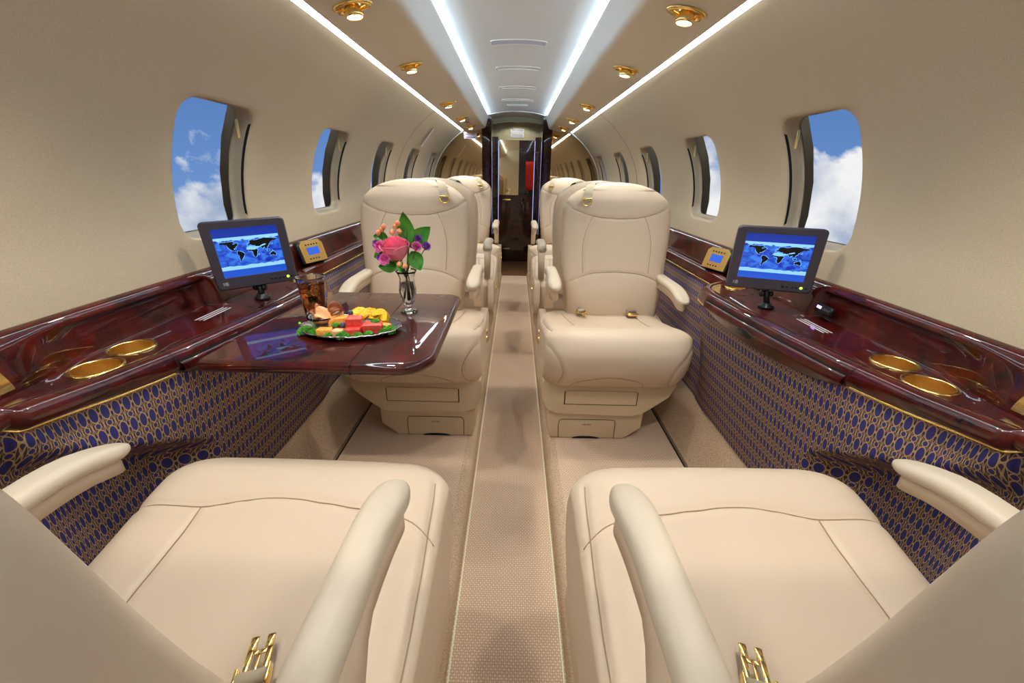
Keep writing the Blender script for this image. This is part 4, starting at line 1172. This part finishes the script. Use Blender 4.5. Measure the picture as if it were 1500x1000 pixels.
chunk([(-.016, -.010), (.016, -.010), (.012, .012), (-.012, .012)], .036, M['melon_pale'], q(-.030, .012), -.5, name='melon_wedge', label='pale melon wedge leaning on the glass bowl', group=G1, tilt=(.1, -.15))
chunk(sq(.034, .024, .001), .020, M['watermelon'], q(.022, -.042), .05, name='watermelon_cube', label='red watermelon cube at the front of the plate', group=G1)
chunk(sq(.036, .026, .003), .020, M['watermelon'], q(.020, -.024, .020), .1, name='watermelon_cube', label='red watermelon cube stacked on top of the others', group=G1, tilt=(.12, .06))
chunk([(-.022, -.012), (.024, -.010), (.020, .012), (-.02, .012)], .024, M['watermelon'], q(.058, -.020), .12, name='watermelon_wedge', label='red watermelon wedge at the right of the plate', group=G1, tilt=(.1, 0))
chunk(sq(.036, .024, .002), .019, M['watermelon'], q(.020, -.018), .0, name='watermelon_cube', label='red watermelon cube hidden under the stacked one', group=G1)
# pineapple fan
for i, (dx, dy, dz, rz, lab) in enumerate(((.012, .016, .0, .35, 'leftmost yellow pineapple slice at the back of the plate'), (.036, .014, .001, .05, 'middle yellow pineapple slice at the back of the plate'), (.060, .008, .0, -.35, 'rightmost yellow pineapple slice at the back of the plate'))):
    po = [(.026*math.cos(a), .030*math.sin(a)) for a in np.linspace(0, PI, 13)]+[(-.010, 0), (-.006, .008), (.006, .008), (.010, 0)]
    o = chunk(po, .012, M['pineapple'], q(dx, dy+.012, .012), 0, bev=.0015, jit=.0018, name='pineapple_slice', label=lab, group=G1, tilt=(.72, 0)); o.rotation_euler = (.80, 0, rz)
chunk([(-.018, -.006), (.02, -.008), (.018, .008), (-.016, .008)], .018, M['cantaloupe'], q(.078, -.006), -.4, name='cantaloupe_piece', label='orange cantaloupe piece by the right parsley', group=G1)
for (dx, dy, dz, lab) in ((-.003, -.036, .020, 'blueberry resting between melon and watermelon'), (-.004, .014, .032, 'blueberry behind the fruit near the pineapple')):
    b = bmesh.new(); lathe(b, [(.0005, -.0066), (.004, -.0055), (.0066, 0), (.005, .0045), (.0028, .0062), (.0018, .0050), (.0004, .0048)], 20)
    tag(bm_obj('blueberry', b, M['blueberry'], loc=q(dx, dy, dz+.003)), lab, 'fruit', G1)
def parsley(loc, r, label, n=150, flat=.8):
    b = bmesh.new(); n = int(n*1.6)
    for i in range(n):
        a = random.uniform(0, 2*PI); rr = r*math.sqrt(random.random()); z = r*flat*math.sqrt(max(0, 1-(rr/r)**2))*random.uniform(.5, 1.0)
        c0 = Vector((rr*math.cos(a), rr*math.sin(a), z+.001)); s0 = random.uniform(.0016, .0030)
        nrm = Vector((rr*math.cos(a), rr*math.sin(a), z+.002)).normalized()+Vector([random.uniform(-.7, .7) for _ in range(3)]); nrm.normalize()
        u = nrm.orthogonal().normalized(); w = nrm.cross(u); ph = random.uniform(0, 6)
        ring = []
        for k in range(8):
            an = ph+2*PI*k/8; rad = s0*(1 if k % 2 else .55)
            ring.append(b.verts.new(c0+(u*math.cos(an)+w*math.sin(an))*rad+nrm*(.0008 if k % 2 else -.0006)))
        cc = b.verts.new(c0+nrm*.0012)
        for k in range(8): b.faces.new((cc, ring[k], ring[(k+1) % 8]))
    o = bm_obj('parsley_sprig', b, M['parsley'], smooth=False, loc=loc); tag(o, label, 'herb', 'parsley sprigs around the fruit')
    b = bmesh.new(); tube(b, [(-r*.9, -r*.2, .0015), (0, 0, .002), (r*.3, r*.1, r*.4)], .0010, 6); bm_obj('stem', b, M['stem'], o)
    return o
parsley(q(-.094, -.030), .018, 'curly parsley tuft at the left end of the plate beside the bowl', 260)
parsley(q(-.066, -.036), .015, 'curly parsley in front of the glass bowl', 200)
parsley(q(-.029, -.060, .006), .008, 'tiny parsley sprig against the front orange cube', 60)
parsley(q(.004, -.060, .002), .0155, 'round parsley tuft at the middle front of the plate', 240, .9)
parsley(q(-.022, -.032, .018), .0085, 'small parsley sprig beside the left blueberry', 80, .9)
parsley(q(.036, -.058, .004), .011, 'parsley sprig at the front right between watermelon cubes', 120, .9)
parsley(q(.056, -.046, .004), .010, 'parsley sprig in front of the right watermelon wedge', 100, .9)
parsley(q(.062, -.012, .022), .010, 'parsley sprig lying on the pineapple', 110, .6)
parsley(q(.090, -.018), .021, 'large curly parsley tuft at the right end of the plate', 300)

# small cut-glass bowl
bx_, by_ = PX-.060, PY_-.002
bowl = thing('glass_bowl', 'small ribbed clear glass bowl on the left of the fruit plate', 'bowl', (bx_, by_, PB))
b = bmesh.new(); rib = lambda a, z: (.018*math.cos(26*a) if z < .022 else 0)
lathe(b, [(k_[0]*1.12, k_[1]*1.12) for k_ in [(.001, .0), (.018, .0), (.022, .006), (.0275, .018), (.0315, .026), (.033, .031), (.0325, .0322), (.0305, .031), (.028, .024), (.024, .016), (.018, .006), (.001, .0045)]], 104, ripple=rib)
bm_obj('bowl_body', b, M['glass'], bowl)
b = bmesh.new(); lathe(b, [(.001, .0145), (.0215, .0150), (.0238, .0175), (.0272, .0235), (.02, .027), (.001, .028)], 40)
tag(bm_obj('brown_dip', b, M['chocolate'], loc=(bx_, by_, PB+.0003)), 'dark brown dip filling the small glass bowl', 'dip')
def shard(loc, rz, m, label, s0=1.0, curl=.5):
    b = bmesh.new(); P = []
    for u in np.linspace(-1, 1, 14):
        P.append([(u*.016*s0, w*.013*s0*(1-.35*u*u), .010*s0*math.cos(u*1.4)*curl+.004*s0*math.sin(3*u+4*w)+.004*w*s0) for w in np.linspace(-1, 1, 9)])
    o = bm_obj('garnish', grid_bm(P), m, loc=loc); o.rotation_euler = (.5, .15, rz); md = o.modifiers.new('t', 'SOLIDIFY'); md.thickness = .002
    return tag(o, label, 'garnish')
shard((bx_+.004, by_-.010, PB+.036), .2, M['melon_pale'], 'curled peach-coloured garnish on the glass bowl', 1.15, 1.0)
M['brownleaf'] = mat('amber_wrapper', (150, 78, 34), .35, trans=.2)
shard((bx_+.024, by_+.010, PB+.042), 1.1, M['brownleaf'], 'amber brown folded garnish at the right rim of the glass bowl', 1.1, 1.4)
shard((bx_-.016, by_+.006, PB+.038), -.7, M['brownleaf'], 'amber brown folded garnish at the left rim of the glass bowl', 1.0, 1.4)

# tumbler of iced tea
GX, GY = -.500, .955
g = thing('drinking_glass', 'tall clear tumbler of dark iced tea standing on the table behind the fruit', 'glass', (GX, GY, ZT+.0006))
b = bmesh.new(); fac = lambda a, z: .006*math.cos(10*a)*(z < .05)
lathe(b, [(.001, 0), (.024, 0), (.0255, .004), (.0275, .035), (.0305, .075), (.0335, .104), (.0338, .1055), (.0330, .1055), (.0318, .102), (.0285, .072), (.0258, .036), (.0235, .010), (.001, .008)], 60, ripple=fac)
bm_obj('tumbler', b, M['glass'], g)
b = bmesh.new(); lathe(b, [(.001, .0084), (.0232, .0104), (.0256, .036), (.0283, .072), (.0308, .092), (.001, .0925)], 48)
liq = bm_obj('iced_tea', b, M['cola'], loc=(GX, GY, ZT+.0006)); tag(liq, 'amber brown iced tea inside the tumbler', 'drink')
for k, (dx, dy, dz, rz) in enumerate(((-.010, -.008, .075, .3), (.010, -.004, .068, 1.1), (-.004, .010, .078, .7), (.004, -.012, .052, .1), (-.010, .004, .048, 1.4))):
    b = bmesh.new(); box(b, (-.0085, -.0085, -.0085), (.0085, .0085, .0085), .003, 3)
    o = bm_obj('ice_cube', b, M['ice'], loc=(GX+dx, GY+dy, ZT+dz)); o.rotation_euler = (rz, .4*rz, rz*2)
    tag(o, 'ice cube floating in the glass of iced tea', 'ice cube', 'ice cubes in the iced tea')

# vase and bouquet
VX, VY = -.279, 1.012
v = thing('bud_vase', 'small fluted clear glass bud vase with a round foot holding flowers', 'vase', (VX, VY, ZT+.0006))
b = bmesh.new(); fl = lambda a, z: (.05*math.cos(8*a) if .016 < z < .095 else .0)
lathe(b, [(.001, 0), (.022, 0), (.0235, .002), (.020, .0045), (.010, .0075), (.0065, .012), (.009, .018), (.0150, .030), (.0212, .050), (.0220, .062), (.0190, .080), (.0185, .092), (.0240, .106), (.0275, .111), (.0262, .1115), (.0222, .1055), (.0165, .093), (.0168, .080), (.0196, .062), (.0186, .050), (.0110, .032), (.005, .022), (.001, .021)], 64, ripple=fl)
bm_obj('vase_glass', b, M['glass'], v)
b = bmesh.new(); lathe(b, [(.001, .0225), (.0050, .0235), (.0105, .032), (.0175, .050), (.0186, .062), (.0160, .080), (.001, .081)], 40)
tag(bm_obj('vase_water', b, M['water'], loc=(VX, VY, ZT+.0006)), 'clear water inside the bud vase', 'water')
VT = ZT+.112
def stem_to(o, tip, foot, r=.0014):
    b = bmesh.new(); t0, f0 = Vector(tip), Vector(foot); mid = Vector((f0.x*.35, f0.y*.35, -0.01))
    mid = Vector((VX, VY, VT-.012))-o.location+Vector((random.uniform(-.006, .006), random.uniform(-.006, .006), 0))
    tube(b, catmull([t0, mid, f0], 8), r, 6); return bm_obj('stem', b, M['stem'], o)
def petal_flower(name, loc, r, m, label, layers=4, n=7, cat='flower', group=None, up=(0, -.5, .8), ruffle=.3):
    b = bmesh.new()
    for L_ in range(layers):
        fr_ = (L_+1)/layers; rr = r*fr_
        for k in range(n):
            a0 = 2*PI*(k+.37*L_*2)/n; P = []
            for u in np.linspace(0, 1, 6):
                row = []
                for w in np.linspace(-1, 1, 5):
                    a = a0+w*(1.05*PI/n)*(.35+.65*u)
                    rad = rr*(.12+.88*u); hh = r*(1.0-.75*fr_)*u*1.2+ruffle*r*.35*math.sin(5*w+7*u+k+L_)*u
                    row.append((rad*math.cos(a), rad*math.sin(a), hh))
                P.append(row)
            grid_bm(P, bm=b)
    o = bm_obj(name, b, m, loc=loc); o.rotation_euler = Vector(up).to_track_quat('Z', 'Y').to_euler()
    return tag(o, label, cat, group)
# rose: spiralled cupped petals
ro = Vector((VX-.016, VY-.016, VT+.046))
rose = thing('rose', 'large pink rose in the middle of the bouquet in the bud vase', 'flower', tuple(ro))
for L_ in range(6):
    n = (3, 3, 4, 5, 5, 5)[L_]; R0 = (.006, .011, .016, .0205, .0245, .0275)[L_]; Hh = (.062, .062, .060, .058, .055, .050)[L_]
    b = bmesh.new()
    for k in range(n):
        a0 = 2*PI*k/n+L_*.9; P = []
        for u in np.linspace(0, 1, 12):
            row = []
            for w in np.linspace(-1, 1, 11):
                wid = (1.25*PI/n)*(.55+.55*math.sin(PI*min(u*.62, .5)))
                a = a0+w*wid
                rad = R0*(.30+.78*math.sin(PI*.5*min(1, u*1.25)))+ (.0045*L_/5)*max(0, u-.72)/.28*(1-.3*w*w)+.0010*k
                zz_ = -.020+Hh*u*(1-.16*w*w)-(.007*L_/5)*max(0, (u-.8)/.2)**2
                row.append((rad*math.cos(a), rad*math.sin(a), zz_))
            P.append(row)
        grid_bm(P, bm=b)
    pt = bm_obj('petal_whorl', b, M['rose'], rose)
b = bmesh.new(); lathe(b, [(.001, -.026), (.006, -.024), (.013, -.017), (.016, -.006)], 20); bm_obj('calyx', b, M['leaf'], rose)
b = bmesh.new(); tube(b, catmull([(0, 0, -.024), Vector((VX, VY, VT-.02))-ro, Vector((VX-.002, VY, ZT+.03))-ro], 6), .0019, 8); bm_obj('stem', b, M['stem'], rose)
rose.rotation_euler = (.12, -.05, 0)
GF = 'small filler flowers around the rose'
for (nm, dx, dz, dy, r, m, lab) in (
    ('carnation', -.053, .060, -.014, .0165, 'pink', 'ruffled pink carnation at the left of the rose'),
    ('carnation', -.036, .034, -.036, .0165, 'pink', 'ruffled pink carnation at the lower left in front of the rose'),
    ('carnation', .034, .062, -.010, .0130, 'pink', 'ruffled pink carnation at the right of the rose'),
    ('statice', -.070, .064, .010, .0120, 'purple', 'purple flower at the far left of the bouquet'),
    ('statice', -.057, .036, -.020, .0085, 'purple', 'purple flower at the lower left of the bouquet'),
    ('statice', .054, .060, .008, .0120, 'purple', 'purple flower at the far right of the bouquet'),
    ('statice', .034, .078, .014, .0100, 'purple', 'purple flower peeking out at the upper right of the rose')):
    o = petal_flower(nm, (VX+dx, VY+dy, VT+dz), r, M[m], lab, 5 if m == 'pink' else 3, 8, group=GF, up=(dx*12, -.8, .6), ruffle=.8)
    b = bmesh.new(); mi = o.rotation_euler.to_matrix().inverted()
    pts = [(0, 0, 0)]+[tuple(mi@(Vector(p)-o.location)) for p in ((VX+dx*.8, VY+dy*.8, VT+dz*.7), (VX+dx*.62, VY+dy*.6, VT+dz*.45))]
    tube(b, catmull(pts, 6), .0011, 6); bm_obj('stem', b, M['stem'], o)
def leaf(tip, base, wid, label, droop=.004, nrm=(0, -1, .2)):
    tp, bs = Vector(tip), Vector(base); ax = (tp-bs); L_ = ax.length; a = ax.normalized(); n_ = Vector(nrm); n_ = (n_-a*n_.dot(a)).normalized(); s0 = a.cross(n_)
    b = bmesh.new(); P = []
    for u in np.linspace(0, 1, 22):
        w_ = wid*math.sin(PI*min(1, u**.85))**.8*(1-.15*u)+.0004
        P.append([tuple(a*(u*L_)+s0*(w*w_)+n_*(-.20*wid*(1-abs(w))*1.2+.10*wid*math.sin(6*u+2)*abs(w)-droop*u*u)) for w in np.linspace(-1, 1, 13)])
    o = bm_obj('leaf', grid_bm(P), M['leaf'], loc=tuple(bs)); md = o.modifiers.new('t', 'SOLIDIFY'); md.thickness = .0006
    tag(o, label, 'leaf', 'green leaves in the bouquet')
    b = bmesh.new(); tube(b, [tuple(a*(u*L_)+n_*(-.20*wid*1.2+.0006-droop*u*u)) for u in np.linspace(0, .95, 12)], [.0007*(1-.6*u) for u in np.linspace(0, 1, 12)], 5); bm_obj('midrib', b, M['stem'], o)
    b = bmesh.new(); tube(b, [(0, 0, 0), tuple(Vector((VX, VY, VT-.02))-bs), tuple(Vector((VX+random.uniform(-.008, .008), VY+random.uniform(-.006, .006), ZT+.034))-bs)], .0018, 6); bm_obj('stem', b, M['stem'], o)
    return o
def V3(px, pz, y=0): return (VX+px, VY+y, VT+pz)
leaf(V3(.001, .142, .014), V3(.008, .060, .014), .022, 'upright broad leaf standing highest behind the rose')
leaf(V3(.066, .108, .014), V3(.010, .058, .010), .024, 'broad leaf pointing up to the right of the rose')
leaf(V3(-.066, .012, -.012), V3(-.018, .012, -.004), .018, 'drooping leaf at the lower left of the bouquet', nrm=(0, -.9, .5))
leaf(V3(.042, .004, -.014), V3(.020, .050, -.006), .021, 'leaf hanging at the lower right below the rose', nrm=(.3, -1, .3))
leaf(V3(-.080, .030, .004), V3(-.048, .050, .006), .015, 'small leaf beneath the left purple flower')
leaf(V3(-.076, .084, .004), V3(-.040, .080, .006), .014, 'small pale leaf above the left purple flower')
leaf(V3(-.006, .002, -.026), V3(-.012, .026, -.016), .011, 'small leaf over the vase rim at the front', nrm=(0, -1, .3))
for k, (off, lab) in enumerate(((( -.056, .086), 'sprig of peach berries at the upper left above the rose'), ((-.022, .090), 'sprig of peach berries just above the rose'), ((-.004, .024), 'pair of peach berries low at the front of the bouquet'))):
    bs = Vector(V3(off[0], off[1], (.004 if k < 2 else -.040)))
    o = thing('berry_sprig', lab, 'berries', tuple(bs), 0, 'berry sprigs in the bouquet')
    pts = [(-.006, .0, 0), (.003, .008, .002), (.010, .016, -.002)] if k == 0 else [(-.005, -.002, 0), (.003, .012, .002), (.011, .020, 0), (.014, .001, -.003)] if k == 1 else [(0, 0, 0), (.014, -.005, .001)]
    for p in pts:
        b = bmesh.new(); c0 = (p[0], p[2], p[1]+.006 if k < 2 else p[1])
        lathe(b, [(.0004, -.0066), (.004, -.0056), (.0066, 0), (.0054, .0044), (.0020, .0066), (.0004, .0078)], 16, c0); bm_obj('berry', b, M['berry'], o)
        b = bmesh.new(); tube(b, [(c0[0], c0[1], c0[2]-.004), (c0[0]*.4, c0[1], -.008)], .0008, 5); bm_obj('sepal_stem', b, M['stem'], o)
    b = bmesh.new(); tube(b, [(0, 0, -.006), tuple(Vector((VX, VY, VT-.01))-bs), tuple(Vector((VX, VY, ZT+.05))-bs)], .0010, 6); bm_obj('stem', b, M['stem'], o)

# ------------------------------------------------------------------ world and render look
w = bpy.data.worlds.new('sky'); S.world = w; t = NT(w)
o = t.n('ShaderNodeOutputWorld'); bg = t.n('ShaderNodeBackground'); t.l(bg.outputs[0], o.inputs[0])
tc = t.n('ShaderNodeTexCoord'); sp = t.n('ShaderNodeSeparateXYZ'); t.l(tc.outputs['Generated'], sp.inputs[0])
r = t.n('ShaderNodeValToRGB'); e = r.color_ramp.elements; e[0].position = .0; e[0].color = lin((112, 148, 200)); e[1].position = .35; e[1].color = lin((70, 112, 172))
zz = t.math('MULTIPLY_ADD', sp.outputs[2], 1.0, .12); t.l(zz, r.inputs[0])
nz = t.n('ShaderNodeTexNoise', i_Scale=5.5, i_Detail=9.0, i_Roughness=.56, i_Distortion=.25); t.l(tc.outputs['Generated'], nz.inputs['Vector'])
cz = t.math('ADD', nz.outputs[0], t.math('MULTIPLY', sp.outputs[2], -2.0))
cr = t.n('ShaderNodeValToRGB'); cr.color_ramp.elements[0].position = .47; cr.color_ramp.elements[1].position = .53; t.l(cz, cr.inputs[0])
n2 = t.n('ShaderNodeTexNoise', i_Scale=9.0, i_Detail=5.0); t.l(tc.outputs['Generated'], n2.inputs['Vector'])
cc = t.n('ShaderNodeValToRGB'); cc.color_ramp.elements[0].position = .35; cc.color_ramp.elements[0].color = lin((150, 165, 190)); cc.color_ramp.elements[1].position = .6; cc.color_ramp.elements[1].color = lin((236, 234, 232)); t.l(n2.outputs[0], cc.inputs[0])
mx = t.n('ShaderNodeMixRGB'); t.l(cr.outputs[0], mx.inputs[0]); t.l(r.outputs[0], mx.inputs[1]); t.l(cc.outputs[0], mx.inputs[2])
t.l(mx.outputs[0], bg.inputs[0]); bg.inputs[1].default_value = .78
S.view_settings.view_transform = 'Standard'; S.view_settings.look = 'None'; S.view_settings.gamma = 1; S.view_settings.use_curve_mapping = False
S.view_settings.exposure = 0.52
S.cycles.max_bounces = 10; S.cycles.diffuse_bounces = 5; S.cycles.glossy_bounces = 5; S.cycles.transmission_bounces = 8; S.cycles.transparent_max_bounces = 8
S.cycles.use_denoising = True; S.cycles.sample_clamp_indirect = 6.0; S.cycles.caustics_refractive = False; S.cycles.caustics_reflective = False
